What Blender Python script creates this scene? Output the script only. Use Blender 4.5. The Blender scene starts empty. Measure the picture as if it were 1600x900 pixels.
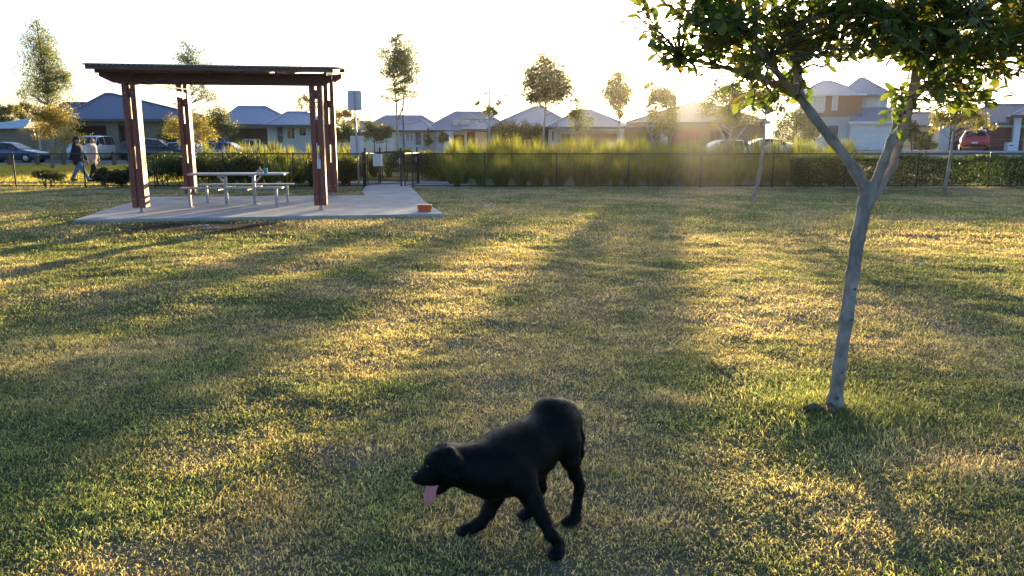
import bpy, math, random
import numpy as np
from mathutils import Vector, Matrix

random.seed(7)
rng = np.random.default_rng(11)
R = math.radians
scene = bpy.context.scene
C = scene.collection

# ------------------------------------------------------------------ camera
EYE, PITCH, FPX = 1.55, R(10.83), 1202.0          # eye height, downward pitch, focal length in photo pixels
cam_d = bpy.data.cameras.new('camera'); cam = bpy.data.objects.new('camera', cam_d); C.objects.link(cam)
cam.location = (0, 0, EYE); cam.rotation_euler = (math.pi/2 - PITCH, 0, 0)
cam_d.sensor_width = 36; cam_d.lens = 36*FPX/1600; cam_d.clip_end = 3000; cam_d.clip_start = 0.05
scene.camera = cam

# ------------------------------------------------------------------ sky, sun, exposure
SUN_AZ, SUN_EL = R(11.6), R(4.9)                  # to the right of the view direction, above the roofs
SUN = Vector((math.sin(SUN_AZ)*math.cos(SUN_EL), math.cos(SUN_AZ)*math.cos(SUN_EL), math.sin(SUN_EL)))
world = bpy.data.worlds.new('World'); scene.world = world; world.use_nodes = True
wn, wl = world.node_tree.nodes, world.node_tree.links
wn.clear()
sky = wn.new('ShaderNodeTexSky'); sky.sky_type = 'NISHITA'; sky.sun_disc = False
sky.sun_elevation = SUN_EL; sky.sun_rotation = SUN_AZ
sky.air_density = 0.65; sky.dust_density = 2.5; sky.ozone_density = 2.3
bg = wn.new('ShaderNodeBackground'); bg.inputs['Strength'].default_value = 0.15
wout = wn.new('ShaderNodeOutputWorld')
wl.new(sky.outputs[0], bg.inputs['Color'])
# the blinding core of the low sun itself, a small round spot in the sky where the lamp stands
geo = wn.new('ShaderNodeNewGeometry')
dot = wn.new('ShaderNodeVectorMath'); dot.operation = 'DOT_PRODUCT'; dot.inputs[1].default_value = tuple(-SUN)
wl.new(geo.outputs['Incoming'], dot.inputs[0])
sub = wn.new('ShaderNodeMath'); sub.operation = 'SUBTRACT'; sub.inputs[1].default_value = 1.0; wl.new(dot.outputs['Value'], sub.inputs[0])
def lobe(k, s):
    m1 = wn.new('ShaderNodeMath'); m1.operation = 'MULTIPLY'; m1.inputs[1].default_value = k; wl.new(sub.outputs[0], m1.inputs[0])
    m2 = wn.new('ShaderNodeMath'); m2.operation = 'EXPONENT'; wl.new(m1.outputs[0], m2.inputs[0])
    m3 = wn.new('ShaderNodeMath'); m3.operation = 'MULTIPLY'; m3.inputs[1].default_value = s; wl.new(m2.outputs[0], m3.inputs[0])
    return m3
l1 = lobe(2200.0, 6.0); l2 = lobe(120.0, 0.5)
ad = wn.new('ShaderNodeMath'); ad.operation = 'ADD'; wl.new(l1.outputs[0], ad.inputs[0]); wl.new(l2.outputs[0], ad.inputs[1])
bg2 = wn.new('ShaderNodeBackground'); bg2.inputs['Color'].default_value = (1, .82, .5, 1); wl.new(ad.outputs[0], bg2.inputs['Strength'])
addsh = wn.new('ShaderNodeAddShader'); wl.new(bg.outputs[0], addsh.inputs[0]); wl.new(bg2.outputs[0], addsh.inputs[1])
wl.new(addsh.outputs[0], wout.inputs['Surface'])
sun_d = bpy.data.lights.new('sun', 'SUN'); sun_d.energy = 5.0; sun_d.angle = R(0.6); sun_d.color = (1, .74, .40)
sun_o = bpy.data.objects.new('sun', sun_d); C.objects.link(sun_o)
sun_o.rotation_euler = (-SUN).to_track_quat('-Z', 'Y').to_euler(); sun_o.location = (20, 100, 12)
vs = scene.view_settings
vs.view_transform = 'Standard'; vs.look = 'None'; vs.gamma = 1.0; vs.use_curve_mapping = False
vs.exposure = 1.75
scene.cycles.max_bounces = 8; scene.cycles.transparent_max_bounces = 24
scene.cycles.use_denoising = True

# ------------------------------------------------------------------ pixel <-> place
cp, sp = math.cos(PITCH), math.sin(PITCH)
def ray(px, py):
    cx, cy = (px-800)/FPX, (450-py)/FPX
    return Vector((cx, cp + cy*sp, -sp + cy*cp))
def P(px, py, Y):
    d = ray(px, py); t = Y/d.y
    return Vector((d.x*t, Y, EYE + d.z*t))
def sstep(a, b, x):
    t = np.clip((np.asarray(x, float)-a)/(b-a), 0, 1); return t*t*(3-2*t)
def gz(x, y):                                       # lie of the land: flat park, the right-hand lots a little higher
    return 0.72*sstep(36, 60, y)*sstep(9, 27, x) + 0.0*np.asarray(x, float)
def G(px, py):                                      # pixel -> point on the ground
    d = ray(px, py); t = -EYE/d.z
    for _ in range(12):
        t = (float(gz(d.x*t, d.y*t))-EYE)/d.z
    return Vector((d.x*t, d.y*t, EYE+d.z*t))
def GX(px, Y):                                      # ground point at distance Y in the column of a pixel near the horizon
    x = P(px, 230, Y).x
    return Vector((x, Y, float(gz(x, Y))))

# ------------------------------------------------------------------ mesh helpers
class MB:
    def __init__(s): s.v = []; s.f = []
    def add(s, v, f):
        o = len(s.v); s.v += [tuple(map(float, p)) for p in v]; s.f += [tuple(i+o for i in q) for q in f]; return s
    def box(s, lo, hi):
        x0, y0, z0 = lo; x1, y1, z1 = hi
        return s.add([(x0,y0,z0),(x1,y0,z0),(x1,y1,z0),(x0,y1,z0),(x0,y0,z1),(x1,y0,z1),(x1,y1,z1),(x0,y1,z1)],
                     [(0,3,2,1),(4,5,6,7),(0,1,5,4),(1,2,6,5),(2,3,7,6),(3,0,4,7)])
    def bbox(s, lo, hi, b=.01):                     # box with chamfered edges
        x0,y0,z0 = lo; x1,y1,z1 = hi; b = min(b, .49*min(x1-x0, y1-y0, z1-z0))
        pts = []
        for sx in (0,1):
            for sy in (0,1):
                for sz in (0,1):
                    X = (x0,x1)[sx]; Y = (y0,y1)[sy]; Z = (z0,z1)[sz]
                    dx, dy, dz = (b,-b)[sx], (b,-b)[sy], (b,-b)[sz]
                    pts += [(X, Y+dy, Z+dz), (X+dx, Y, Z+dz), (X+dx, Y+dy, Z)]
        def i(a, c, d, k): return (a*4+c*2+d)*3+k
        F = [(i(0,0,0,0),i(0,0,1,0),i(0,1,1,0),i(0,1,0,0)), (i(1,0,0,0),i(1,1,0,0),i(1,1,1,0),i(1,0,1,0)),
             (i(0,0,0,1),i(1,0,0,1),i(1,0,1,1),i(0,0,1,1)), (i(0,1,0,1),i(0,1,1,1),i(1,1,1,1),i(1,1,0,1)),
             (i(0,0,0,2),i(0,1,0,2),i(1,1,0,2),i(1,0,0,2)), (i(0,0,1,2),i(1,0,1,2),i(1,1,1,2),i(0,1,1,2))]
        for a in (0,1):
            for c in (0,1):
                F += [(i(a,c,0,0),i(a,c,1,0),i(a,c,1,1),i(a,c,0,1)), (i(a,0,c,0),i(a,1,c,0),i(a,1,c,2),i(a,0,c,2)), (i(0,a,c,1),i(1,a,c,1),i(1,a,c,2),i(0,a,c,2))]
                for d in (0,1): F.append((i(a,c,d,0),i(a,c,d,1),i(a,c,d,2)))
        return s.add(pts, F)
    def tube(s, pts, rad, n=8, cap=True):
        pts = [Vector(p) for p in pts]; rad = rad if hasattr(rad, '__len__') else [rad]*len(pts)
        V = []; F = []; prev = None
        for k, p in enumerate(pts):
            t = (pts[min(k+1, len(pts)-1)]-pts[max(k-1, 0)]).normalized()
            if prev is None:
                a = Vector((0,0,1)) if abs(t.z) < .9 else Vector((1,0,0)); u = t.cross(a).normalized()
            else:
                u = (prev - t*prev.dot(t)).normalized()
            prev = u; w = t.cross(u)
            for j in range(n):
                an = 2*math.pi*j/n; V.append(p + u*(math.cos(an)*rad[k]) + w*(math.sin(an)*rad[k]))
        for k in range(len(pts)-1):
            for j in range(n):
                F.append((k*n+j, k*n+(j+1)%n, (k+1)*n+(j+1)%n, (k+1)*n+j))
        if cap: F += [tuple(range(n))[::-1], tuple((len(pts)-1)*n+j for j in range(n))]
        return s.add(V, F)
    def bar(s, a, b, w, h):                         # square bar from a to b, w across, h upright
        a, b = Vector(a), Vector(b); t = (b-a).normalized()
        up = Vector((0,0,1)) if abs(t.z) < .95 else Vector((0,1,0))
        u = t.cross(up).normalized()*(w/2); q = u.cross(t).normalized()*(h/2)
        V = [a-u-q, a+u-q, a+u+q, a-u+q, b-u-q, b+u-q, b+u+q, b-u+q]
        return s.add(V, [(0,3,2,1),(4,5,6,7),(0,1,5,4),(1,2,6,5),(2,3,7,6),(3,0,4,7)])
    def prism(s, poly, axis, a, b):                 # polygon extruded along axis from a to b; poly in the two other axes
        def pt(q, w):
            return {0:(w,q[0],q[1]), 1:(q[0],w,q[1]), 2:(q[0],q[1],w)}[axis]
        n = len(poly)
        return s.add([pt(q,a) for q in poly]+[pt(q,b) for q in poly],
                     [tuple(range(n)), tuple(range(2*n-1, n-1, -1))]+[(i, i+n, (i+1)%n+n, (i+1)%n) for i in range(n)])
    def lathe(s, prof, n=14, ctr=(0,0,0), axis=2):
        V = []; F = []
        for r, z in prof:
            for j in range(n):
                a = 2*math.pi*j/n; q = (r*math.cos(a), r*math.sin(a), z)
                if axis == 1: q = (q[0], q[2], q[1])
                if axis == 0: q = (q[2], q[0], q[1])
                V.append((q[0]+ctr[0], q[1]+ctr[1], q[2]+ctr[2]))
        for k in range(len(prof)-1):
            for j in range(n): F.append((k*n+j, k*n+(j+1)%n, (k+1)*n+(j+1)%n, (k+1)*n+j))
        F += [tuple(range(n))[::-1], tuple((len(prof)-1)*n+j for j in range(n))]
        return s.add(V, F)
    def build(s, name, m, parent=None, smooth=False, off=None):
        me = bpy.data.meshes.new(name)
        v = s.v if off is None else [(p[0]-off[0], p[1]-off[1], p[2]-off[2]) for p in s.v]
        me.from_pydata(v, [], s.f); me.update()
        if smooth: me.polygons.foreach_set('use_smooth', [True]*len(me.polygons))
        return link(name, me, m, parent)
def link(name, me, m, parent=None):
    o = bpy.data.objects.new(name, me); C.objects.link(o)
    if m is not None and not me.materials: me.materials.append(m)
    if parent is not None: o.parent = parent
    return o
def fix_normals(o):
    import bmesh
    bm = bmesh.new(); bm.from_mesh(o.data); bmesh.ops.recalc_face_normals(bm, faces=bm.faces); bm.to_mesh(o.data); bm.free()
    return o
def mesh_np(name, V, F, m, parent=None, off=None, smooth=False, col=None):
    """V (n,3), F (k,3 or 4) arrays -> one mesh object; col (n,3) becomes the point colour attribute 'tint'"""
    V = np.asarray(V, np.float32); F = np.asarray(F, np.int32)
    if off is not None: V = V - np.asarray(off, np.float32)
    me = bpy.data.meshes.new(name); k = F.shape[1]
    me.vertices.add(len(V)); me.vertices.foreach_set('co', V.ravel())
    me.loops.add(F.size); me.loops.foreach_set('vertex_index', F.ravel())
    me.polygons.add(len(F)); me.polygons.foreach_set('loop_start', np.arange(0, F.size, k, dtype=np.int32))
    if smooth: me.polygons.foreach_set('use_smooth', np.ones(len(F), bool))
    me.update(calc_edges=True)
    if col is not None:
        a = me.attributes.new('tint', 'FLOAT_COLOR', 'POINT')
        a.data.foreach_set('color', np.concatenate([col, np.ones((len(V),1))], 1).astype(np.float32).ravel())
    return link(name, me, m, parent)
def tag(o, label, cat, group=None):
    o['label'] = label; o['category'] = cat
    if group: o['group'] = group
    return o
def structure(o): o['kind'] = 'structure'; return o
def stuff(o): o['kind'] = 'stuff'; return o
def thing(name, label, cat, loc=(0,0,0), rz=0, group=None):
    o = bpy.data.objects.new(name, None); C.objects.link(o); o.location = loc; o.rotation_euler = (0,0,rz)
    o.empty_display_size = .2
    return tag(o, label, cat, group)
def copy_tree(o, parent=None):
    c = o.copy(); C.objects.link(c); c.parent = parent
    for ch in o.children: copy_tree(ch, c)
    return c

# value noise on numpy arrays
def vnoise(x, y, seed=0):
    xi, yi = np.floor(x).astype(np.int64), np.floor(y).astype(np.int64); fx, fy = x-xi, y-yi
    fx = fx*fx*(3-2*fx); fy = fy*fy*(3-2*fy)
    def h(a, b):
        n = (a*374761393 + b*668265263 + seed*1442695041) & 0x7fffffff
        n = ((n ^ (n >> 13))*1274126177) & 0x7fffffff
        return ((n ^ (n >> 16)) & 0xffff)/65535.0
    return (h(xi,yi)*(1-fx)+h(xi+1,yi)*fx)*(1-fy) + (h(xi,yi+1)*(1-fx)+h(xi+1,yi+1)*fx)*fy
def fbm(x, y, seed=0, o=4):
    s = 0; a = .5; t = 0
    for k in range(o): s = s + a*vnoise(x*2**k, y*2**k, seed+k); t += a; a *= .5
    return s/t

# signed-distance blobs -> one continuous skin (surface nets)
def sdf_mesh(prims, cell=.01, k=.03, detail=None):
    """prims: (p0, r0, p1, r1[, k]) tapered capsules, blended smoothly -> V, F"""
    A = np.array([list(p[0])+list(p[2]) for p in prims], float); rr = np.array([(p[1], p[3]) for p in prims])
    m = rr.max()+3*cell+k
    lo = np.minimum(A[:, :3], A[:, 3:]).min(0)-m; hi = np.maximum(A[:, :3], A[:, 3:]).max(0)+m
    n = np.ceil((hi-lo)/cell).astype(int)+1
    D = np.full(n, 1.0, np.float32)
    ax = [lo[i]+cell*np.arange(n[i]) for i in range(3)]
    for q in prims:
        kk = q[4] if len(q) > 4 else k
        p0, p1 = np.array(q[0], float), np.array(q[2], float); r0, r1 = q[1], q[3]; mm = max(r0, r1)+kk*1.2+2*cell
        a = np.maximum(((np.minimum(p0,p1)-mm-lo)/cell).astype(int), 0); b = np.minimum(((np.maximum(p0,p1)+mm-lo)/cell).astype(int)+2, n)
        X, Y, Z = np.meshgrid(ax[0][a[0]:b[0]], ax[1][a[1]:b[1]], ax[2][a[2]:b[2]], indexing='ij')
        d = p1-p0; L2 = d@d+1e-12
        t = np.clip(((X-p0[0])*d[0]+(Y-p0[1])*d[1]+(Z-p0[2])*d[2])/L2, 0, 1)
        dist = np.sqrt((X-p0[0]-t*d[0])**2+(Y-p0[1]-t*d[1])**2+(Z-p0[2]-t*d[2])**2)-(r0+(r1-r0)*t)
        S = D[a[0]:b[0], a[1]:b[1], a[2]:b[2]]
        h = np.maximum(kk-np.abs(S-dist), 0)/kk
        D[a[0]:b[0], a[1]:b[1], a[2]:b[2]] = np.minimum(S, dist)-h*h*kk*.25
    ins = D < 0
    s = ins[:-1,:-1,:-1].astype(np.int8)
    cnt = np.zeros_like(s)
    offs = [(i,j,l) for i in (0,1) for j in (0,1) for l in (0,1)]
    sl = lambda o: tuple(slice(o[i], n[i]-1+o[i]) for i in range(3))
    for o in offs: cnt = cnt + ins[sl(o)]
    act = (cnt > 0) & (cnt < 8)
    ids = np.argwhere(act); idx = np.full(act.shape, -1, np.int64); idx[act] = np.arange(len(ids))
    acc = np.zeros((len(ids), 3)); num = np.zeros(len(ids))
    def at(o): return D[ids[:,0]+o[0], ids[:,1]+o[1], ids[:,2]+o[2]]
    for i, o in enumerate(offs):
        for w in range(3):
            if o[w] == 0:
                o2 = list(o); o2[w] = 1
                d0, d1 = at(o), at(o2); c = (d0 < 0) != (d1 < 0)
                t = np.where(c, d0/np.where(d0 == d1, 1, d0-d1), 0)
                p = np.tile(np.array(o, float), (len(ids), 1)); p[:, w] = t
                acc += np.where(c[:, None], p, 0); num += c
    V = lo + cell*(ids + acc/num[:, None])
    F = []
    for w in range(3):
        u, v = (w+1) % 3, (w+2) % 3
        a = [slice(None)]*3; b = [slice(None)]*3
        a[w] = slice(0, n[w]-1); b[w] = slice(1, n[w])
        e = np.argwhere(ins[tuple(a)] != ins[tuple(b)])
        e = e[(e[:,u] > 0) & (e[:,v] > 0) & (e[:,u] < n[u]-1) & (e[:,v] < n[v]-1)]
        def cid(du, dv):
            q = e.copy(); q[:,u] -= du; q[:,v] -= dv; return idx[q[:,0], q[:,1], q[:,2]]
        quad = np.stack([cid(1,1), cid(0,1), cid(0,0), cid(1,0)], 1)
        flip = ~ins[tuple(a)][e[:,0], e[:,1], e[:,2]]
        quad[flip] = quad[flip][:, ::-1]
        F.append(quad)
    return V, np.concatenate(F)

# ------------------------------------------------------------------ materials
ALB = 1.3
def mat(name, col, rough=.7, var=.15, scale=8, metal=0, bump=0, bscale=40, col2=None, spec=.5, coat=0, obj_rand=0, stretch=None, trans=0):
    col = tuple(min(c*ALB, .8) for c in col); col2 = col2 and tuple(min(c*ALB, .8) for c in col2)
    m = bpy.data.materials.new(name); m.use_nodes = True; N, L = m.node_tree.nodes, m.node_tree.links
    b = N['Principled BSDF']; out = N['Material Output']
    b.inputs['Roughness'].default_value = rough; b.inputs['Metallic'].default_value = metal
    b.inputs['Specular IOR Level'].default_value = spec; b.inputs['Coat Weight'].default_value = coat
    tc = N.new('ShaderNodeTexCoord'); mp = N.new('ShaderNodeMapping'); L.new(tc.outputs['Object'], mp.inputs[0])
    if stretch: mp.inputs['Scale'].default_value = stretch
    no = N.new('ShaderNodeTexNoise'); no.inputs['Scale'].default_value = scale; no.inputs['Detail'].default_value = 6; no.inputs['Roughness'].default_value = .65
    L.new(mp.outputs[0], no.inputs['Vector'])
    rp = N.new('ShaderNodeValToRGB'); L.new(no.outputs['Fac'], rp.inputs[0])
    c2 = col2 or tuple(c*(1+var) for c in col); c1 = col if col2 else tuple(c*(1-var) for c in col)
    rp.color_ramp.elements[0].position = .33; rp.color_ramp.elements[1].position = .67
    rp.color_ramp.elements[0].color = (*c1, 1); rp.color_ramp.elements[1].color = (*c2, 1)
    src = rp.outputs[0]
    if obj_rand:
        oi = N.new('ShaderNodeObjectInfo'); mr = N.new('ShaderNodeMapRange'); mr.inputs['To Min'].default_value = 1-obj_rand; mr.inputs['To Max'].default_value = 1+obj_rand
        L.new(oi.outputs['Random'], mr.inputs['Value'])
        hs = N.new('ShaderNodeHueSaturation'); L.new(mr.outputs[0], hs.inputs['Value']); L.new(src, hs.inputs['Color']); src = hs.outputs[0]
    L.new(src, b.inputs['Base Color'])
    if bump:
        n2 = N.new('ShaderNodeTexNoise'); n2.inputs['Scale'].default_value = bscale; n2.inputs['Detail'].default_value = 5
        L.new(mp.outputs[0], n2.inputs['Vector'])
        bp = N.new('ShaderNodeBump'); bp.inputs['Strength'].default_value = bump; bp.inputs['Distance'].default_value = .01
        L.new(n2.outputs['Fac'], bp.inputs['Height']); L.new(bp.outputs[0], b.inputs['Normal'])
    if trans:
        tr = N.new('ShaderNodeBsdfTranslucent'); L.new(src, tr.inputs['Color'])
        mx = N.new('ShaderNodeMixShader'); mx.inputs[0].default_value = trans
        L.new(b.outputs[0], mx.inputs[1]); L.new(tr.outputs[0], mx.inputs[2]); L.new(mx.outputs[0], out.inputs['Surface'])
    return m
def leaf_mat(name, trans=.5, rough=.5, boost=(1.25, 1.3, .55), spec=.4):
    """leaf colour from the mesh's own 'tint' attribute; light passes through the blade yellow-green"""
    m = bpy.data.materials.new(name); m.use_nodes = True; N, L = m.node_tree.nodes, m.node_tree.links
    b = N['Principled BSDF']; out = N['Material Output']; b.inputs['Roughness'].default_value = rough; b.inputs['Specular IOR Level'].default_value = spec
    at = N.new('ShaderNodeAttribute'); at.attribute_name = 'tint'
    L.new(at.outputs['Color'], b.inputs['Base Color'])
    mu = N.new('ShaderNodeMix'); mu.data_type = 'RGBA'; mu.blend_type = 'MULTIPLY'; mu.inputs[0].default_value = 1
    L.new(at.outputs['Color'], mu.inputs[6]); mu.inputs[7].default_value = (*[x*1.5 for x in boost], 1)
    tr = N.new('ShaderNodeBsdfTranslucent'); L.new(mu.outputs[2], tr.inputs['Color'])
    mx = N.new('ShaderNodeMixShader'); mx.inputs[0].default_value = trans
    L.new(b.outputs[0], mx.inputs[1]); L.new(tr.outputs[0], mx.inputs[2]); L.new(mx.outputs[0], out.inputs['Surface'])
    return m
M = dict(
    timber=mat('red_brown_stained_timber', (.21,.062,.04), .6, .4, 3, bump=.3, bscale=25, stretch=(6,6,.7)),
    beam=mat('dark_brown_stained_timber', (.11,.045,.032), .65, .3, 3, bump=.3, bscale=25, stretch=(.8,5,5)),
    fascia=mat('weathered_brown_fascia', (.13,.075,.055), .7, .25, 4, stretch=(.5,4,4)),
    roof_sheet=mat('corrugated_steel', (.30,.27,.25), .45, .15, 4, metal=.5),
    galv=mat('galvanised_steel', (.34,.34,.335), .42, .12, 14, metal=.75),
    alu=mat('brushed_aluminium', (.36,.35,.325), .4, .1, 6, metal=.65, stretch=(.3,8,8)),
    concrete=mat('concrete', (.38,.365,.35), .85, .24, 1.3, bump=.15, bscale=60),
    kerb=mat('kerb_concrete', (.42,.41,.39), .85, .12, 2),
    asphalt=mat('asphalt', (.10,.10,.105), .9, .25, 3, bump=.2, bscale=80),
    black=mat('black_powder_coat', (.012,.013,.016), .45, .2, 10),
    orange=mat('orange_plastic', (.615,.10,.018), .45, .12, 6, bump=.08, bscale=30),
    white=mat('white_paint', (.75,.75,.74), .5, .05, 5),
    cyan=mat('cyan_plastic', (.02,.35,.45), .35, .1, 9),
    paper=mat('crumpled_paper', (.52,.44,.38), .8, .2, 30),
    signback=mat('bare_aluminium_sign_back', (.50,.51,.55), .5, .06, 5, metal=.3),
    notice=mat('faded_notice_face', (.66,.62,.64), .6, .06, 9),
    grasspath=mat('bare_earth', (.11,.075,.05), .95, .45, 3, bump=.4, bscale=18),
    stone=mat('pale_pebble', (.42,.42,.42), .8, .3, 20, obj_rand=.4),
    bark_pale=mat('pale_grey_bark', (.27,.245,.225), .85, .3, 7, bump=.5, bscale=30, stretch=(1,1,.45)),
    bark_main=mat('mottled_grey_bark', (.15,.122,.10), .8, .3, 16, bump=.6, bscale=45, col2=(.40,.345,.30), stretch=(1,1,.5)),
    bark_dark=mat('brown_bark', (.13,.10,.08), .9, .35, 8, bump=.5, bscale=30),
    leaf=leaf_mat('leaf', .42, .42), leafbig=leaf_mat('broad_glossy_leaf', .5, .36, (1.35,1.25,.5), spec=.4),
    blade=leaf_mat('grass_blade', .5, .6, (1.25,1.15,.5), .2), strap=leaf_mat('strap_leaf', .5, .5, (1.3,1.2,.45), .35),
)

# ------------------------------------------------------------------ the ground
# concrete apron and path outline, from where its edges meet the lawn in the photograph
slab_px = [(116,346),(160,331),(236,309.5),(400,308),(571,306.5),(566,301),(571,292)]
slab_px2 = [(640,292),(652,303),(662,315),(678,327),(694,336)]
slab_xy = [G(*q).to_2d() for q in slab_px] + [Vector((G(571,292).x+.1, 30.2)), Vector((G(640,292).x+.1, 30.2))] + [G(*q).to_2d() for q in slab_px2]
def in_poly(x, y, poly):
    x = np.asarray(x, float); y = np.asarray(y, float); c = np.zeros(x.shape, bool); n = len(poly)
    for i in range(n):
        (x0,y0),(x1,y1) = poly[i], poly[i-1]
        c ^= ((y0 > y) != (y1 > y)) & (x < (x1-x0)*(y-y0)/((y1-y0) or 1e-9)+x0)
    return c
FENCE_Y = 26.4
ROAD0, ROAD1 = 51.0, 57.2
tree_xy = G(1303, 642).to_2d()
dirt_c = G(318, 353).to_2d()
def bumps(x, y):
    x = np.asarray(x, float); y = np.asarray(y, float)
    near = 1-sstep(12.5, 15.8, y)
    b = (fbm(x*.75, y*.75, 3, 3)-.5)*.065 + (fbm(x*2.6, y*2.6, 9, 3)-.5)*.045
    b = b*near + (fbm(x*1.1, y*1.1, 5, 2)-.5)*.02*(1-near)*(y < 60)
    d2 = (x-tree_xy.x)**2+(y-tree_xy.y)**2
    b = b*(1-np.exp(-d2/.35)) + .035*np.exp(-d2/.12)          # slight mound round the trunk
    return b - .02*(1-near)*(y < 34)
def H(x, y): return gz(x, y) + bumps(x, y)
def straw(x, y):                                              # 0 green .. 1 dry
    s = .5*fbm(x*.33, y*.33, 21, 3) + .5*fbm(x*1.9, y*1.9, 31, 3)
    s = sstep(.33, .69, s)
    d2 = (x-tree_xy.x)**2+(y-tree_xy.y)**2
    s = s*(1-.9*np.exp(-d2/1.1))
    for (px, py, w) in ((1510,712,.55),(1045,618,.28),(560,700,.35),(905,545,.3)):
        q = G(px, py); s = np.maximum(s, 1.15*np.exp(-((x-q.x)**2+((y-q.y)*1.7)**2)/w**2))
    return np.clip(s, 0, 1.1)
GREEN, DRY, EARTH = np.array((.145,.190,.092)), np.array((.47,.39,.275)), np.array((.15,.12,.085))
def turf_col(x, y):
    s = straw(x, y)[:, None]
    c = GREEN*(1-s)+DRY*s
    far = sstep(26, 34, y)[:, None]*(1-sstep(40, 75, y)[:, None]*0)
    c = c*(1-far) + far*(np.array((.42,.37,.09))*(.8+.4*fbm(x*.3, y*.3, 77, 3)[:, None]))  # beyond the fence, backlit sunshine on the verge is put into the colour
    e = (((x-dirt_c.x)/1.7)**2+((y-dirt_c.y)/1.15)**2)
    e = np.clip(np.exp(-e*e)[:, None]*1.2*(.7+.4*fbm(x*3, y*3, 8, 2)[:, None]), 0, 1)
    bare = sstep(.66, .8, fbm(x*.9+40, y*.9, 55, 3))[:, None]*.3*(1-far)
    c = c*(1-bare)+EARTH*1.1*bare
    return c*(1-e)+EARTH*.30*e
xs = np.unique(np.concatenate([np.linspace(-900,-60,15), np.linspace(-60,-21,27), np.arange(-21,21,.13), np.linspace(21,60,27), np.linspace(60,900,15)]).round(4))
ys = np.unique(np.concatenate([np.linspace(-300,-6,8), np.arange(-6,1.6,.8), np.arange(1.6,16,.13), np.arange(16,34,.5), np.arange(34,70,1.5), np.linspace(70,1300,22)]).round(4))
X, Y = np.meshgrid(xs, ys); gx, gy = X.ravel(), Y.ravel()
gzv = H(gx, gy)
road_cut = ((gy > ROAD0-.2) & (gy < ROAD1+.2))
gzv = gzv - .012
nx, ny = len(xs), len(ys)
a = (np.arange(ny-1)[:, None]*nx + np.arange(nx-1)[None, :]).ravel()
ground_m = leaf_mat('turf', 0.0, .95, spec=.1)
def turf_nodes():
    m = ground_m; N, L = m.node_tree.nodes, m.node_tree.links
    b = N['Principled BSDF']; at = [n for n in N if n.type == 'ATTRIBUTE'][0]
    tc = N.new('ShaderNodeTexCoord'); no = N.new('ShaderNodeTexNoise'); no.inputs['Scale'].default_value = 9; no.inputs['Detail'].default_value = 9; no.inputs['Roughness'].default_value = .75
    L.new(tc.outputs['Object'], no.inputs['Vector'])
    mr = N.new('ShaderNodeMapRange'); mr.inputs['From Min'].default_value = .3; mr.inputs['From Max'].default_value = .7; mr.inputs['To Min'].default_value = .45; mr.inputs['To Max'].default_value = 1.25
    L.new(no.outputs['Fac'], mr.inputs['Value'])
    mu = N.new('ShaderNodeVectorMath'); mu.operation = 'SCALE'; L.new(at.outputs['Color'], mu.inputs[0]); L.new(mr.outputs[0], mu.inputs['Scale'])
    L.new(mu.outputs[0], b.inputs['Base Color'])
    n2 = N.new('ShaderNodeTexNoise'); n2.inputs['Scale'].default_value = 70; n2.inputs['Detail'].default_value = 6; L.new(tc.outputs['Object'], n2.inputs['Vector'])
    bp = N.new('ShaderNodeBump'); bp.inputs['Strength'].default_value = .9; bp.inputs['Distance'].default_value = .02; L.new(n2.outputs['Fac'], bp.inputs['Height']); L.new(bp.outputs[0], b.inputs['Normal'])
turf_nodes()
ground = mesh_np('ground', np.stack([gx, gy, gzv], 1), np.stack([a, a+1, a+nx+1, a+nx], 1), ground_m, smooth=True, col=turf_col(gx, gy)*(.55+.45*sstep(11, 17, gy))[:, None])  # near ground darkened for shade between tufts as well as brown thatch
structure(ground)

def slab(name, poly, top, m, thick=.15):
    mb = MB(); mb.prism([(p[0], p[1]) for p in poly], 2, top-thick, top); o = mb.build(name, m); fix_normals(o); return structure(o)
slab('pavement', slab_xy, .03, M['concrete'])
structure(MB().box((-9, 28.6, -.1), (-2.0, 30.0, .012)).build('footpath', M['concrete']))
structure(MB().box((-4.4, 27.2, -.1), (-1.6, 28.3, .010)).build('footpath', M['concrete']))
def strip(name, x0, x1, y0, y1, dz, m, nxs=60, nys=4):
    xx = np.linspace(x0, x1, nxs); yy = np.linspace(y0, y1, nys); Xg, Yg = np.meshgrid(xx, yy)
    V = np.stack([Xg.ravel(), Yg.ravel(), gz(Xg.ravel(), Yg.ravel())+dz], 1)
    b = (np.arange(nys-1)[:, None]*nxs+np.arange(nxs-1)[None]).ravel()
    return structure(mesh_np(name, V, np.stack([b, b+1, b+nxs+1, b+nxs], 1), m, smooth=True))
strip('road', -120, 120, ROAD0, ROAD1, .02, M['asphalt'], 120, 8)
for y0 in (ROAD0-.25, ROAD1):
    mb = MB()
    xx = np.linspace(-120, 120, 121)
    for i in range(120):
        z0 = float(gz(xx[i], y0)); z1 = float(gz(xx[i+1], y0))
        mb.add([(xx[i],y0,z0-.1),(xx[i+1],y0,z1-.1),(xx[i+1],y0+.25,z1-.1),(xx[i],y0+.25,z0-.1),(xx[i],y0,z0+.13),(xx[i+1],y0,z1+.13),(xx[i+1],y0+.25,z1+.13),(xx[i],y0+.25,z0+.13)],
               [(4,5,6,7),(0,1,5,4),(2,3,7,6)])
    structure(mb.build('kerb', M['kerb']))

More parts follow.
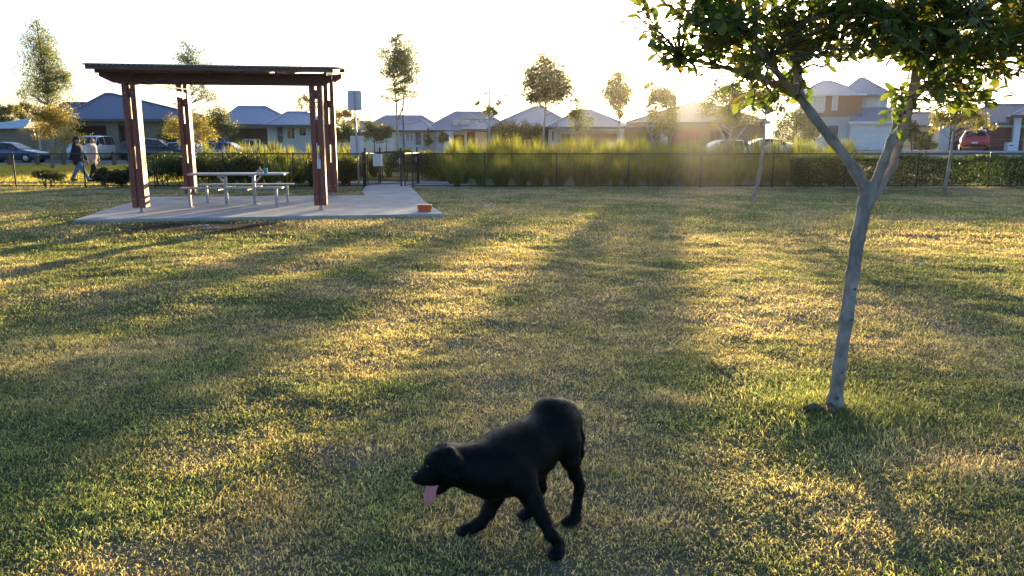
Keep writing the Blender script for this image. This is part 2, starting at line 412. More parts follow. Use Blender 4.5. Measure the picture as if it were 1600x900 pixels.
# ------------------------------------------------------------------ turf blades
def blades(name, x, y, h, w, lean, seg, lift=1.0, mt='blade'):
    n = len(x); z = H(x, y)-.014
    az = rng.uniform(0, 2*np.pi, n); fa = rng.uniform(0, 2*np.pi, n)
    dx, dy = np.cos(az), np.sin(az); wx, wy = np.cos(fa)*w/2, np.sin(fa)*w/2
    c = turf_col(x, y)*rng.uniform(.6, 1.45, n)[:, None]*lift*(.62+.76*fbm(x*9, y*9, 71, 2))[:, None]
    dry = rng.random(n) < .15; c[dry] = np.array((.56,.47,.33))*rng.uniform(.7, 1.25, dry.sum())[:, None]
    grn = rng.random(n) < .16; c[grn] = np.array((.125,.185,.08))*rng.uniform(.7, 1.3, grn.sum())[:, None]
    sl, cl = np.sin(lean), np.cos(lean)
    B = np.stack([x, y, z], 1); Wv = np.stack([wx, wy, 0*w], 1)
    tip = B + np.stack([dx*sl*h, dy*sl*h, cl*h], 1)
    if seg == 1:
        V = np.stack([B-Wv, B+Wv, tip], 1).reshape(-1, 3); F = np.arange(3*n).reshape(-1, 3); k = 3
    else:
        l2 = lean*.45; mid = B + np.stack([dx*np.sin(l2)*h*.55, dy*np.sin(l2)*h*.55, np.cos(l2)*h*.55], 1)
        V = np.stack([B-Wv, B+Wv, mid+Wv*.8, mid-Wv*.8, tip], 1).reshape(-1, 3); k = 5
        i = 5*np.arange(n); F = np.concatenate([np.stack([i, i+1, i+2], 1), np.stack([i, i+2, i+3], 1), np.stack([i+3, i+2, i+4], 1)])
    o = mesh_np(name, V, F, M[mt], col=np.repeat(c, k, 0))
    return stuff(o)
slab_np = [(p[0], p[1]) for p in slab_xy]
def scatter(n, y0, y1, hw=.80, pw=1.0, xr=None):
    u = rng.random(n); y = (y0**(pw+1)+(y1**(pw+1)-y0**(pw+1))*u)**(1/(pw+1))
    x = rng.uniform(-1, 1, n)*(hw*y+.5) if xr is None else rng.uniform(xr[0], xr[1], n)
    # tussocky: thin out where a fine noise is low, keep clear of the concrete and the bare soil
    keep = (.45*fbm(x*5, y*5, 61, 2)+.55*vnoise(x*15, y*15, 63) > rng.uniform(-.05, .52, n)) & ~in_poly(x, y, slab_np)
    e = (((x-dirt_c.x)/1.5)**2+((y-dirt_c.y)/1.0)**2); keep &= rng.random(n) > np.exp(-e*e)*1.15
    return x[keep], y[keep]
x, y = scatter(470000, 1.9, 6.8); k = rng.random(len(x)) > sstep(5.0, 6.8, y); x, y = x[k], y[k]
n = len(x); blades('grass', x, y, rng.uniform(.014, .04, n)*(.6+.7*fbm(x*3, y*3, 44, 2)), rng.uniform(.003, .0055, n), rng.uniform(.6, 1.55, n), 2, 1.6)
x, y = scatter(520000, 4.8, 13); k = rng.random(len(x)) < sstep(4.6, 6.6, y)*(1-sstep(11.2, 13, y)); x, y = x[k], y[k]
n = len(x); blades('grass', x, y, rng.uniform(.016, .042, n), rng.uniform(.006, .011, n), rng.uniform(.5, 1.5, n), 1, 1.3)
x, y = scatter(360000, 11, FENCE_Y+.3); k = rng.random(len(x)) < sstep(10.8, 13, y); x, y = x[k], y[k]
n = len(x); blades('grass', x, y, rng.uniform(.03, .055, n)*(1-.35*sstep(14,24,y)), rng.uniform(.014, .03, n), rng.uniform(.3, 1.35, n), 1)
x, y = scatter(150000, FENCE_Y+.5, 50.6, xr=(-40, -6)); k = ~((y > 28.5) & (y < 30.1)); x, y = x[k], y[k]
n = len(x); blades('grass', x, y, rng.uniform(.06, .12, n), rng.uniform(.03, .06, n), rng.uniform(.1, 1.0, n), 1, 1.2)
q = tree_xy                                                       # longer tuft the mower misses round the trunk
an = rng.uniform(0, 2*np.pi, 9000); rd = np.abs(rng.normal(0, .34, 9000))+.05
x, y = q.x+np.cos(an)*rd, q.y+np.sin(an)*rd
n = len(x); blades('grass', x, y, rng.uniform(.03, .06, n), rng.uniform(.003, .006, n), rng.uniform(.2, 1.2, n), 2, 1.5)

# the lawn goes on to either side of the view and in front of the viewer's feet, a little coarser
x = rng.uniform(-9, 9, 240000); y = rng.uniform(-.6, 8, 240000); k = (np.abs(x) > .80*np.maximum(y, 0)+.5) | (y < 1.9); x, y = x[k], y[k]
n = len(x); blades('grass', x, y, rng.uniform(.018, .045, n), rng.uniform(.007, .013, n), rng.uniform(.5, 1.5, n), 1, 1.4)

# ------------------------------------------------------------------ picnic shelter
FL = G(222, 334); ROT = R(9.5)
SW, SD = 3.78, 4.5                                                # post spacing, across and front to back
sh = thing('picnic_shelter', 'open timber picnic shelter with corrugated skillion roof on four red-brown posts', 'shelter', (FL.x, FL.y, .03), ROT)
PITCHR = math.tan(R(5))
for (x, y) in ((0,0),(SW,0),(0,SD),(SW,SD)):
    top = 2.93 + y*PITCHR
    pm = MB()
    pm.bbox((x-.135, y-.17, .11), (x-.03, y+.17, top), .006); pm.bbox((x+.03, y-.17, .11), (x+.135, y+.17, top-.02), .006)
    post = pm.build('post', M['timber'], sh)
    for z0, z1 in ((.12,.93),(1.42,1.97),(2.42,2.6)):
        MB().box((x-.03, y-.13, z0), (x+.03, y+.13, z1)).build('packer', M['timber'], post)
    MB().lathe([(.07,0),(.07,.012),(.04,.014),(.04,.13)], 10, (x, y, 0)).build('steel_foot', M['galv'], post, smooth=False)
    for zz in (.3, 2.5):
        for dx in (-.08, .08): MB().lathe([(.014,-.006),(.014,.006)], 8, (x+dx, y-.176, zz), 1).build('bolt', M['galv'], post)
for y in (0, SD):
    z = 2.70 + y*PITCHR
    mb = MB()
    for dy in (-.19, .15):
        mb.prism([(-.54,z+.13),(-.28,z),(SW+.16,z),(SW+.36,z+.12),(SW+.36,z+.215),(-.54,z+.215)], 1, y+dy, y+dy+.045)
    o = mb.build('beam', M['beam'], sh); fix_normals(o)
rx = [-.42, .25, .95, 1.65, 2.35, 3.05, SW+.26]
for x in rx:
    MB().bar((x, -.72, 2.98-.72*PITCHR), (x, SD+.75, 2.98+(SD+.75)*PITCHR), .05, .13).build('rafter', M['beam'], sh)
for y in (.45, 1.5, 2.6, 3.7, 4.75):
    z = 3.05+y*PITCHR
    MB().box((-.52, y-.035, z-.004), (SW+.36, y+.035, z+.018)).build('purlin', M['fascia'], sh)
z = 3.03-.79*PITCHR
MB().box((-.58, -.815, z-.042), (SW+.42, -.775, z+.036)).build('fascia_board', M['fascia'], sh)
z = 2.99+(SD+.85)*PITCHR
MB().box((-.58, SD+.79, z-.04), (SW+.42, SD+.83, z+.07)).build('fascia_board', M['fascia'], sh)
n = 560; cx = np.linspace(-.62, SW+.46, n); cz = 3.088+.016*np.sin(2*np.pi*cx/.11)
V = []
for y in (-.88, SD+.9):
    for dz in (0, -.004): V.append(np.stack([cx, np.full(n, y), cz+y*PITCHR+dz], 1))
V = np.concatenate(V); i = np.arange(n-1)
F = np.concatenate([np.stack([i, i+1, i+1+2*n, i+2*n], 1), np.stack([i+n, i+3*n, i+1+3*n, i+1+n], 1), np.stack([i, i+n, i+n+1, i+1], 1), np.stack([i+2*n, i+2*n+1, i+3*n+1, i+3*n], 1)])
mesh_np('roof_sheet', V, F, M['roof_sheet'], sh, smooth=True)
MB().tube([(.1,.2,2.72),(.12,SD-.2,2.72+SD*PITCHR*.35)], .012, 6).build('brace_rod', M['galv'], sh)
MB().box((.10, SD*.62, 2.62), (.12, SD*.93, 2.74)).build('name_plate', M['signback'], sh)
tagm = MB(); tagm.box((SW-.03, -.19, .92), (SW+.045, -.172, 1.12)); tagm.bar((SW, -.18, 1.1), (SW-.02, -.18, 1.48), .02, .02)
tagm.build('bag_dispenser', M['notice'], sh)

# ------------------------------------------------------------------ picnic table with its two benches, all one frame
tb = G(377, 321.5)
tbl = thing('picnic_table', 'silver aluminium picnic table with attached benches under the shelter', 'table', (tb.x, tb.y, .03), R(6))
TL = 1.12
for y in (-.27,-.09,.09,.27): MB().bbox((-TL, y-.082, .715), (TL, y+.082, .76), .008).build('tabletop_plank', M['alu'], tbl)
for s in (-1, 1):
    for y in (.66, .80): MB().bbox((-TL-.03, s*y-.065, .425), (TL+.03, s*y+.065, .465), .008).build('bench_plank', M['alu'], tbl)
    for x in (-.98, .98):
        MB().bbox((x-.03, s*.70-.03, 0), (x+.03, s*.70+.03, .43), .004).box((x-.06, s*.70-.05, 0), (x+.06, s*.70+.05, .012)).build('bench_leg', M['galv'], tbl)
for s in (-1, 1):
    x = s*.33
    m_ = MB(); m_.bbox((x-.035, -.035, 0), (x+.035, .035, .70), .004); m_.box((x-.09, -.07, 0), (x+.09, .07, .014))
    m_.bar((x, 0, .5), (x+s*-0.0+(-.18 if s < 0 else .18), 0, .70), .05, .04)
    m_.build('pedestal', M['galv'], tbl)
    MB().bbox((x-.03, -.82, .385), (x+.03, .82, .425), .004).build('cross_arm', M['galv'], tbl)
    MB().bbox((x-.025, -.34, .685), (x+.025, .34, .715), .004).build('top_support', M['galv'], tbl)
def on_table(px):
    q = Vector((P(px, 268, tb.y).x, tb.y-.05, .79)); return q
q = on_table(416); cup = MB().lathe([(.040,0),(.046,.05),(.048,.105),(.05,.11),(.044,.112)], 14, (0,0,0)).build('drinking_cup', M['cyan'], None, True); cup.location = (q.x, q.y, .792)
tag(cup, 'small cyan plastic cup standing on the picnic table', 'cup')
q = on_table(408)
V, F = sdf_mesh([((-.05,0,.03),.03,(.0,.01,.06),.035),((.0,0,.05),.03,(.05,.02,.03),.03),((0,0,.05),.03,(.01,0,.13),.018)], .012, .02)
V = V + (rng.random(V.shape)-.5)*.018; V[:, 2] = np.maximum(V[:, 2], 0)
pb = mesh_np('paper_bag', V, F, M['paper']); pb.location = (q.x-.02, q.y, .792); tag(pb, 'crumpled beige paper bag beside the cyan cup', 'bag')

# ------------------------------------------------------------------ orange tub on the corner of the concrete
q = G(663, 333)
tub = thing('storage_tub', 'bright orange plastic tub on the corner of the concrete', 'tub', (q.x, q.y+.1, .03), R(4))
t_ = MB(); t_.prism([(-.135,.0),(.135,.0),(.15,.125),(-.15,.125)], 1, -.10, .10); fix_normals(t_.build('body', M['orange'], tub))
MB().bbox((-.16,-.115,.125), (.16,.115,.15), .008).build('lid', M['orange'], tub)
MB().box((-.158,-.02,.06), (-.146,.02,.10)).build('handle', M['orange'], tub); MB().box((.146,-.02,.06), (.158,.02,.10)).build('handle', M['orange'], tub)

# ------------------------------------------------------------------ mesh fence and gates
def chain_mat():
    m = bpy.data.materials.new('black_chain_mesh'); m.use_nodes = True; N, L = m.node_tree.nodes, m.node_tree.links
    b = N['Principled BSDF']; b.inputs['Base Color'].default_value = (.008,.009,.012,1); b.inputs['Roughness'].default_value = .9; b.inputs['Specular IOR Level'].default_value = .1
    tc = N.new('ShaderNodeTexCoord'); sx = N.new('ShaderNodeSeparateXYZ'); L.new(tc.outputs['Object'], sx.inputs[0])
    fac = None
    for sg in (1, -1):
        m1 = N.new('ShaderNodeMath'); m1.operation = 'MULTIPLY_ADD'; L.new(sx.outputs['Z'], m1.inputs[0]); m1.inputs[1].default_value = sg; L.new(sx.outputs['X'], m1.inputs[2])
        m2 = N.new('ShaderNodeMath'); m2.operation = 'MULTIPLY'; m2.inputs[1].default_value = 1/.072; L.new(m1.outputs[0], m2.inputs[0])
        m3 = N.new('ShaderNodeMath'); m3.operation = 'FRACT'; L.new(m2.outputs[0], m3.inputs[0])
        m4 = N.new('ShaderNodeMath'); m4.operation = 'LESS_THAN'; m4.inputs[1].default_value = .13; L.new(m3.outputs[0], m4.inputs[0])
        if fac is None: fac = m4
        else:
            mm = N.new('ShaderNodeMath'); mm.operation = 'MAXIMUM'; L.new(fac.outputs[0], mm.inputs[0]); L.new(m4.outputs[0], mm.inputs[1]); fac = mm
    tr = N.new('ShaderNodeBsdfTransparent'); mx = N.new('ShaderNodeMixShader')
    L.new(fac.outputs[0], mx.inputs[0]); L.new(tr.outputs[0], mx.inputs[1]); L.new(b.outputs[0], mx.inputs[2]); L.new(mx.outputs[0], N['Material Output'].inputs['Surface'])
    return m
M['chain'] = chain_mat()
FH = 1.12
def fence(label, x0, x1, y0, y1, group, n):
    a, b = Vector((x0, y0, 0)), Vector((x1, y1, 0))
    f = thing('mesh_fence', label, 'fence', (x0, y0, 0), math.atan2(y1-y0, x1-x0), group)
    L = (b-a).length
    for i in range(n+1):
        x = L*i/n
        MB().tube([(x,0,-.1),(x,0,FH+.03)], .024, 8).lathe([(.027,FH+.03),(.02,FH+.05),(.004,FH+.055)], 8, (x,0,0)).build('post', M['black'], f)
        if i < n: MB().add([(x+.02,.03,.04),(x+L/n-.02,.03,.04),(x+L/n-.02,.03,FH),(x+.02,.03,FH)], [(0,1,2,3)]).build('mesh_panel', M['chain'], f)
    MB().tube([(0,0,FH),(L,0,FH)], .021, 8).build('top_rail', M['black'], f)
    MB().tube([(0,0,.05),(L,0,.05)], .016, 8).build('bottom_rail', M['black'], f)
    return f
gx0, gx1 = P(572, 290, FENCE_Y).x, P(627, 290, FENCE_Y).x
fence('black chain mesh fence running behind the picnic shelter to the gate', -24.0, gx0-.08, FENCE_Y, FENCE_Y, 'park boundary fence', 8)
fence('long black chain mesh fence in front of the strap-leaf bed and hedge', P(645,290,FENCE_Y).x, 26.0, FENCE_Y, FENCE_Y, 'park boundary fence', 12)
def gate(label, xa, xb, y, sign):
    g = thing('mesh_gate', label, 'gate', (xa, y, 0.03), 0, 'double gate into the dog park'); w = xb-xa
    for x in (0, w): MB().tube([(x,0,-.1),(x,0,1.26)], .032, 8).lathe([(.034,1.26),(.02,1.29),(.004,1.295)], 8, (x,0,0)).build('gate_post', M['black'], g)
    pts = [(.07,0,.08),(.07,0,1.0),(.10,0,1.09),(.18,0,1.13),(w-.18,0,1.13),(w-.10,0,1.09),(w-.07,0,1.0),(w-.07,0,.08),(.07,0,.08)]
    MB().tube(pts, .018, 8).tube([(.07,0,.22),(w-.07,0,.22)], .012, 6).build('gate_frame', M['black'], g)
    MB().add([(.08,.012,.08),(w-.08,.012,.08),(w-.08,.012,1.1),(.08,.012,1.1)], [(0,1,2,3)]).build('mesh_panel', M['chain'], g)
    MB().box((w-.05,-.05,.75), (w-.01,.0,.95)).bar((w-.12,-.03,.85), (w-.02,-.03,.85), .02, .03).build('latch', M['galv'], g)
    hb = MB()
    for z in (.25, .95): hb.tube([(.0,0,z-.05),(.0,0,z+.05)], .04, 8)
    hb.build('hinge', M['black'], g)
    if sign:
        s_ = MB().box((.27,-.045,.68), (.58,-.03,1.08)).build('notice', M['white'], g)
        pr = MB()
        for r_, (xa_, xb_) in enumerate(((.31,.36),(.40,.45),(.49,.54))):
            pr.box((xa_,-.048,.97), (xb_,-.046,1.03))
        for k in range(6): pr.box((.31,-.048,.90-k*.03), (.31+.23*(.6+.4*((k*37)%7)/7),-.046,.908-k*.03))
        stuff(pr.build('printing', M['signback'], s_))
    return g
gate('black mesh gate with a white notice, opening from the lawn', gx0, gx1, FENCE_Y, True)
gate('black mesh outer gate across the path beyond the notice gate', gx0+.15, gx1+.3, FENCE_Y+2.1, False)
fence('short mesh side panel linking the two gates, post beside the signpost', gx0-.06, gx0+.1, FENCE_Y+.1, FENCE_Y+2.0, 'park boundary fence', 1)
fence('short mesh side panel linking the two gates, on the hedge side', gx1+.12, gx1+.36, FENCE_Y+.1, FENCE_Y+2.0, 'park boundary fence', 1)

# ------------------------------------------------------------------ signpost
sp0 = Vector((P(561, 291, 26.9).x, 26.9, .0))
sg = thing('sign_post', 'galvanised pole carrying two signs seen from behind, beside the gate', 'sign', sp0, 0)
ztop = P(553, 141, 26.9).z; tilt = P(553,141,26.9).x-sp0.x
MB().tube([(0,0,-.1),(tilt,0,ztop)], .032, 10).build('pole', M['galv'], sg)
zt = P(553,157,26.9).z
def panel(name, cx, cz, w, h, m, y, r=.05):
    pts = []
    for (sx, sz, a0) in ((1,1,0),(-1,1,90),(-1,-1,180),(1,-1,270)):
        for k in range(4):
            an = R(a0+k*30); pts.append((cx+sx*(w/2-r)+r*math.cos(an), cz+sz*(h/2-r)+r*math.sin(an)))
    o = MB().prism(pts, 1, y, y+.004).build(name, m, sg); fix_normals(o); return o
pn = panel('upper_sign', tilt*.93, zt, .49, .66, M['signback'], .036)
MB().box((tilt*.93-.04,.022,zt-.27), (tilt*.93+.04,.034,zt+.27)).build('sign_channel', M['galv'], pn)
z2 = P(557,228,26.9).z
pn = panel('lower_sign', tilt*.45, z2, .46, .68, M['notice'], .036, .01)
MB().box((tilt*.45-.03,.022,z2-.3), (tilt*.45+.03,.034,z2+.3)).build('sign_channel', M['galv'], pn)

# ------------------------------------------------------------------ houses across the road
def roof_mat(name, col, rough=.45):
    m = mat(name, col, rough, .10, 2.5, metal=0, spec=.6)
    N, L = m.node_tree.nodes, m.node_tree.links; b = N['Principled BSDF']
    tc = N.new('ShaderNodeTexCoord'); wv = N.new('ShaderNodeTexWave'); wv.inputs['Scale'].default_value = 1.6; wv.bands_direction = 'X'; wv.inputs['Distortion'].default_value = .0
    L.new(tc.outputs['Object'], wv.inputs['Vector'])
    bp = N.new('ShaderNodeBump'); bp.inputs['Strength'].default_value = .35; bp.inputs['Distance'].default_value = .03; L.new(wv.outputs['Fac'], bp.inputs['Height']); L.new(bp.outputs[0], b.inputs['Normal'])
    return m
def brick_mat(name, c1, c2):
    m = mat(name, c1, .85, .15, 5); N, L = m.node_tree.nodes, m.node_tree.links; b = N['Principled BSDF']
    tc = N.new('ShaderNodeTexCoord'); mp = N.new('ShaderNodeMapping'); mp.inputs['Rotation'].default_value = (R(90),0,0); L.new(tc.outputs['Object'], mp.inputs[0])
    br = N.new('ShaderNodeTexBrick'); br.inputs['Scale'].default_value = 4; br.inputs['Color1'].default_value = (*c1,1); br.inputs['Color2'].default_value = (*c2,1); br.inputs['Mortar'].default_value = (.3,.28,.25,1); br.inputs['Mortar Size'].default_value = .012
    L.new(mp.outputs[0], br.inputs['Vector']); L.new(br.outputs['Color'], b.inputs['Base Color'])
    return m
M.update(
    r_slate=roof_mat('slate_blue_roof', (.065,.095,.165)), r_blue=roof_mat('sky_tinted_blue_grey_roof', (.15,.215,.33)), r_grey=roof_mat('sky_tinted_steel_roof', (.115,.155,.24)),  # reflected sky is put into the colour of the blue-grey and steel roofs
    r_violet=roof_mat('violet_brown_roof', (.16,.105,.135)), r_brown=roof_mat('brown_tile_roof', (.12,.09,.075)), r_white=roof_mat('white_awning_roof', (.55,.60,.66)),
    cap=mat('pale_ridge_cap', (.34,.36,.40), .5), capd=mat('slate_ridge_cap', (.09,.11,.15), .5), gutter=mat('dark_gutter', (.06,.065,.08), .45),
    w_tan=brick_mat('tan_brick', (.30,.235,.175), (.25,.19,.14)), w_brown=brick_mat('brown_brick', (.17,.105,.075), (.13,.08,.06)),
    w_pale=mat('pale_render', (.47,.47,.46), .85, .06, 2), w_blue=mat('pale_blue_render', (.34,.44,.52), .85, .06, 2), w_cream=mat('cream_render', (.50,.46,.40), .85, .06, 2),
    w_dark=mat('shade_darkened_wall', (.16,.14,.13), .85, .1, 2), clad=mat('red_brown_cladding', (.18,.065,.045), .6, .25, 3, stretch=(5,5,.4)),  # porch and carport walls darkened in colour for the shade inside
    maroon=mat('maroon_door_steel', (.10,.018,.022), .5, .1, 3), d_white=mat('white_door_steel', (.60,.64,.66), .5, .05, 3), d_brown=mat('rust_brown_door_steel', (.16,.055,.035), .5, .15, 3), d_navy=mat('navy_door_paint', (.02,.04,.09), .45, .1, 3),
    pane=mat('window_glass', (.02,.025,.03), .06, .1, 2, spec=.9), pane_pale=mat('curtained_window_glass', (.42,.46,.46), .12, .06, 2, spec=.8), solar=mat('solar_panel_glass', (.03,.035,.06), .12, .1, 3, spec=.9),
    antenna=mat('antenna_metal', (.25,.25,.25), .4, .1, 5, metal=.8),
)
class House:
    def __init__(s, label, D, pxc, name='house', base=None, rot=0):
        s.D = D; s.r = R(rot); x = P(pxc, 225, D).x; s.b = Vector((x, D, float(gz(x, D)) if base is None else base))
        s.o = thing(name, label, 'house', s.b, s.r)
    def X(s, px, dy=0):                             # local x whose world point lies in that pixel column
        k = P(px, 225, 1.0).x; c, t = math.cos(s.r), math.sin(s.r)
        return (k*(s.b.y+c*dy)-s.b.x+t*dy)/(c-k*t)
    def Z(s, py, dy=0): return P(800, py, s.b.y+math.cos(s.r)*dy).z-s.b.z
    def wall(s, px0, px1, y0, y1, z0, z1, m, name='wall'):
        return MB().box((s.X(px0), y0, z0), (s.X(px1), y1, z1)).build(name, M[m], s.o)
    def roof(s, px0, px1, y0, y1, eave, r0, r1, ridge, m, cap='cap', ry=None, gable=False):
        """hip roof: eave rectangle, ridge from pixel column r0 to r1 at ridge height pixel"""
        x0, x1 = s.X(px0), s.X(px1); ze = s.Z(eave); ym = (y0+y1)/2 if ry is None else ry
        zr = s.Z(ridge, ym); a, b = s.X(r0, ym), s.X(r1, ym); t = .10
        V = [(x0,y0,ze),(x1,y0,ze),(x1,y1,ze),(x0,y1,ze),(a,ym,zr),(b,ym,zr),(x0,y0,ze-t),(x1,y0,ze-t),(x1,y1,ze-t),(x0,y1,ze-t)]
        F = [(0,1,5,4),(1,2,5),(2,3,4,5),(3,0,4),(6,7,1,0),(7,8,2,1),(8,9,3,2),(9,6,0,3),(9,8,7,6)]
        r = MB().add(V, F).build('roof', M[m], s.o)
        for p, q in ((0,4),(1,5),(4,5)):
            A, B = Vector(V[p]), Vector(V[q])
            if (B-A).length > .3: MB().tube([A+Vector((0,0,.02)), B+Vector((0,0,.02))], .085, 6).build('ridge_cap', M[cap], r)
        MB().box((x0-.06, y0-.12, ze-t-.08), (x1+.06, y0-.003, ze+.02)).build('gutter', M['gutter'], r)
        return r
    def window(s, px0, px1, py0, py1, y=0, pane='pane', frame='white', bars=0, parent=None):
        x0, x1, z1, z0 = s.X(px0), s.X(px1), s.Z(py0), s.Z(py1); f = .07
        V = [(x0,y-.05,z0),(x1,y-.05,z0),(x1,y-.05,z1),(x0,y-.05,z1),(x0+f,y-.05,z0+f),(x1-f,y-.05,z0+f),(x1-f,y-.05,z1-f),(x0+f,y-.05,z1-f)]
        V += [(a, y+.02, c) for a, _, c in V]
        F = []
        for i in range(4):
            j = (i+1) % 4
            F += [(i,j,j+4,i+4), (i+8,i+12,j+12,j+8), (i,i+8,j+8,j), (i+4,j+4,j+12,i+12)]
        w = fix_normals(MB().add(V, F).build('window', M[frame], s.o))
        MB().box((x0+f, y-.012, z0+f), (x1-f, y-.004, z1-f)).build('pane', M[pane], w)
        for k in range(bars):
            xb = x0+(x1-x0)*(k+1)/(bars+1); MB().box((xb-.025, y-.045, z0+f), (xb+.025, y-.014, z1-f)).build('mullion', M[frame], w)
        return w
    def garage(s, px0, px1, py0, py1, y, m, name='garage_door'):
        x0, x1, z1, z0 = s.X(px0), s.X(px1), s.Z(py0), max(s.Z(py1), .0)
        d = MB().box((x0-.06, y-.03, z1), (x1+.06, y+.02, z1+.08)).build(name, M[m], s.o)
        n = 4
        for k in range(n):
            h = (z1-z0)/n; MB().bbox((x0, y-.05, z0+k*h+.006), (x1, y-.01, z0+(k+1)*h-.006), .012).build('door_panel', M[m], d)
        return d
    def door(s, px0, px1, py0, py1, y, m):
        x0, x1, z1, z0 = s.X(px0), s.X(px1), s.Z(py0), max(s.Z(py1), .0)
        d = MB().bbox((x0, y-.05, z0), (x1, y-.003, z1), .01).build('door', M[m], s.o)
        MB().box((x1-.18, y-.10, (z0+z1)/2-.06), (x1-.10, y-.05, (z0+z1)/2+.06)).build('handle', M['galv'], d)
    def antenna(s, px, py0, py1, y):
        x, z0, z1 = s.X(px, y), s.Z(py1, y), s.Z(py0, y)
        m_ = MB().tube([(x,y,z0-.3),(x,y,z1)], .02, 5); m_.bar((x-.6,y,z1-.05), (x+.6,y,z1-.05), .03, .03)
        for k in range(6): m_.bar((x-.5+k*.2,y-.3,z1-.05), (x-.5+k*.2,y+.3,z1-.05), .015, .015)
        m_.build('antenna', M['antenna'], s.o)

# slate-roofed house with the deep porch, behind the walkers
h = House('low house with slate-blue hipped roof, tan brick pillars and deep shaded porch', 64, 215, rot=13)
ze = h.Z(190)
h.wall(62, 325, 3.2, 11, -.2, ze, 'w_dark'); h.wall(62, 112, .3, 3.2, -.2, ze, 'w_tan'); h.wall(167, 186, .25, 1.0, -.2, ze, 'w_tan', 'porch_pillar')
h.wall(205, 262, .3, 3.2, -.2, ze, 'w_tan'); h.wall(112, 205, .4, .7, ze-.32, ze, 'w_tan', 'porch_beam'); h.wall(262, 325, .8, 3.2, -.2, ze, 'w_tan')
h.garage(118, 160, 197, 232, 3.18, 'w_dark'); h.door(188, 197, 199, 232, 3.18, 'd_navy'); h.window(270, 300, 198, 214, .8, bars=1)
h.roof(98, 345, -.5, 12, 186.5, 172, 183, 147.5, 'r_slate', 'capd'); h.roof(44, 170, 1.5, 9, 187, 108, 150, 162, 'r_slate', 'capd'); h.antenna(125, 154, 162, 5)

# awning shed at the far left
h = House('pale blue-white skillion awning over a tan wall at the street corner', 66, 10, 'carport', rot=16)
h.wall(-40, 62, 0, .25, -.1, h.Z(200), 'w_tan'); h.wall(62, 78, -.3, .1, -.1, h.Z(205), 'w_cream')
V = [(h.X(-60),-.6,h.Z(201)),(h.X(44),-.6,h.Z(199)),(h.X(51),.5,h.Z(184)),(h.X(-60),3,h.Z(203))]
V += [(a,b_,c-.08) for a,b_,c in V]
h_r = MB().add(V, [(0,1,2,3),(7,6,5,4),(0,4,5,1),(1,5,6,2),(2,6,7,3),(3,7,4,0)]).build('roof', M['r_white'], h.o)

# light blue-grey roofed house with carport
h = House('house with bright blue-grey hipped roof, dark carport and small pale front room', 68, 430, rot=9)
ze = h.Z(197)
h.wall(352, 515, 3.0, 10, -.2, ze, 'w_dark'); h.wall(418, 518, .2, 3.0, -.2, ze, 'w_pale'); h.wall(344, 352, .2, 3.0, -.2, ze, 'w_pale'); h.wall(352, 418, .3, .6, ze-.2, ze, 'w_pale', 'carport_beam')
h.door(434, 442, 199, 224, .2, 'd_navy'); h.window(448, 462, 199, 218, .2, bars=1); h.window(467, 480, 199, 213, .2)
h.roof(340, 470, -.4, 11, 194.5, 376, 418, 167, 'r_blue'); h.roof(416, 525, -1.0, 8, 195.5, 452, 480, 175, 'r_blue'); h.antenna(388, 157, 170, 5)

# group of roofs in the middle distance
h = House('far house with broad pale grey roof behind the blue-walled house', 104, 625)
h.wall(562, 690, .4, 10, -.3, h.Z(207), 'w_pale'); h.roof(556, 700, 0, 11, 205, 604, 660, 180.5, 'r_grey'); h.window(585, 600, 208, 220, .4)
h = House('far pale house with flat-pitched grey roof beyond the signpost', 112, 560)
h.wall(520, 600, .4, 10, -.3, h.Z(209), 'w_cream'); h.roof(512, 608, 0, 11, 207, 545, 580, 189, 'r_grey')
h = House('pale blue house with navy door and solar panels on its hipped roof', 84, 690)
ze = h.Z(205.5)
h.wall(616, 660, .4, 10, -.3, ze, 'w_blue'); h.wall(660, 682, 1.2, 10, -.3, ze, 'w_pale'); h.wall(682, 708, .2, 10, -.3, ze, 'w_blue'); h.wall(708, 770, 1.2, 10, -.3, ze, 'w_cream')
for px in (631, 637, 643): h.window(px-1.8, px+1.8, 207, 222, .4)
h.door(649, 657, 207, 226, .4, 'd_navy'); h.window(684, 703, 209, 222, .2, bars=1); h.garage(704, 726, 212, 227, 1.2, 'd_brown'); h.door(729, 741, 206, 226, 1.2, 'd_brown')
h.wall(726, 729, -.2, .1, -.2, ze, 'w_cream', 'porch_pillar'); h.wall(744, 748, -.2, .1, -.2, ze, 'w_cream', 'porch_pillar')
h.roof(610, 680, -.4, 8, 203.5, 655, 662, 188.5, 'r_grey'); h.roof(658, 800, .4, 12, 203.5, 712, 760, 174.5, 'r_grey'); h.roof(722, 775, -.9, 5, 202, 748, 752, 192, 'r_grey')
for k, (a0, b0) in enumerate(((0,0),(1,0),(2,0),(3,0),(1,1),(2,1),(3,1))):
    t0 = .22+.32*b0; y0, z0 = .4+5.8*t0, h.Z(203.5)+(h.Z(174.5,6.2)-h.Z(203.5))*t0; y1, z1 = .4+5.8*(t0+.28), h.Z(203.5)+(h.Z(174.5,6.2)-h.Z(203.5))*(t0+.28)
    xa = h.X(704)+a0*1.05+b0*.4
    MB().add([(xa,y0,z0+.08),(xa+1,y0,z0+.08),(xa+1,y1,z1+.08),(xa,y1,z1+.08),(xa,y0,z0+.04),(xa+1,y0,z0+.04),(xa+1,y1,z1+.04),(xa,y1,z1+.04)], [(0,1,2,3),(7,6,5,4),(0,4,5,1),(1,5,6,2),(2,6,7,3),(3,7,4,0)]).build('solar_panel', M['solar'], h.o)
for px in (757, 775): MB().tube([(h.X(px,6),6.2,h.Z(176,6)),(h.X(px,6),6.2,h.Z(171,6))], .09, 6).build('vent_pipe', M['galv'], h.o)

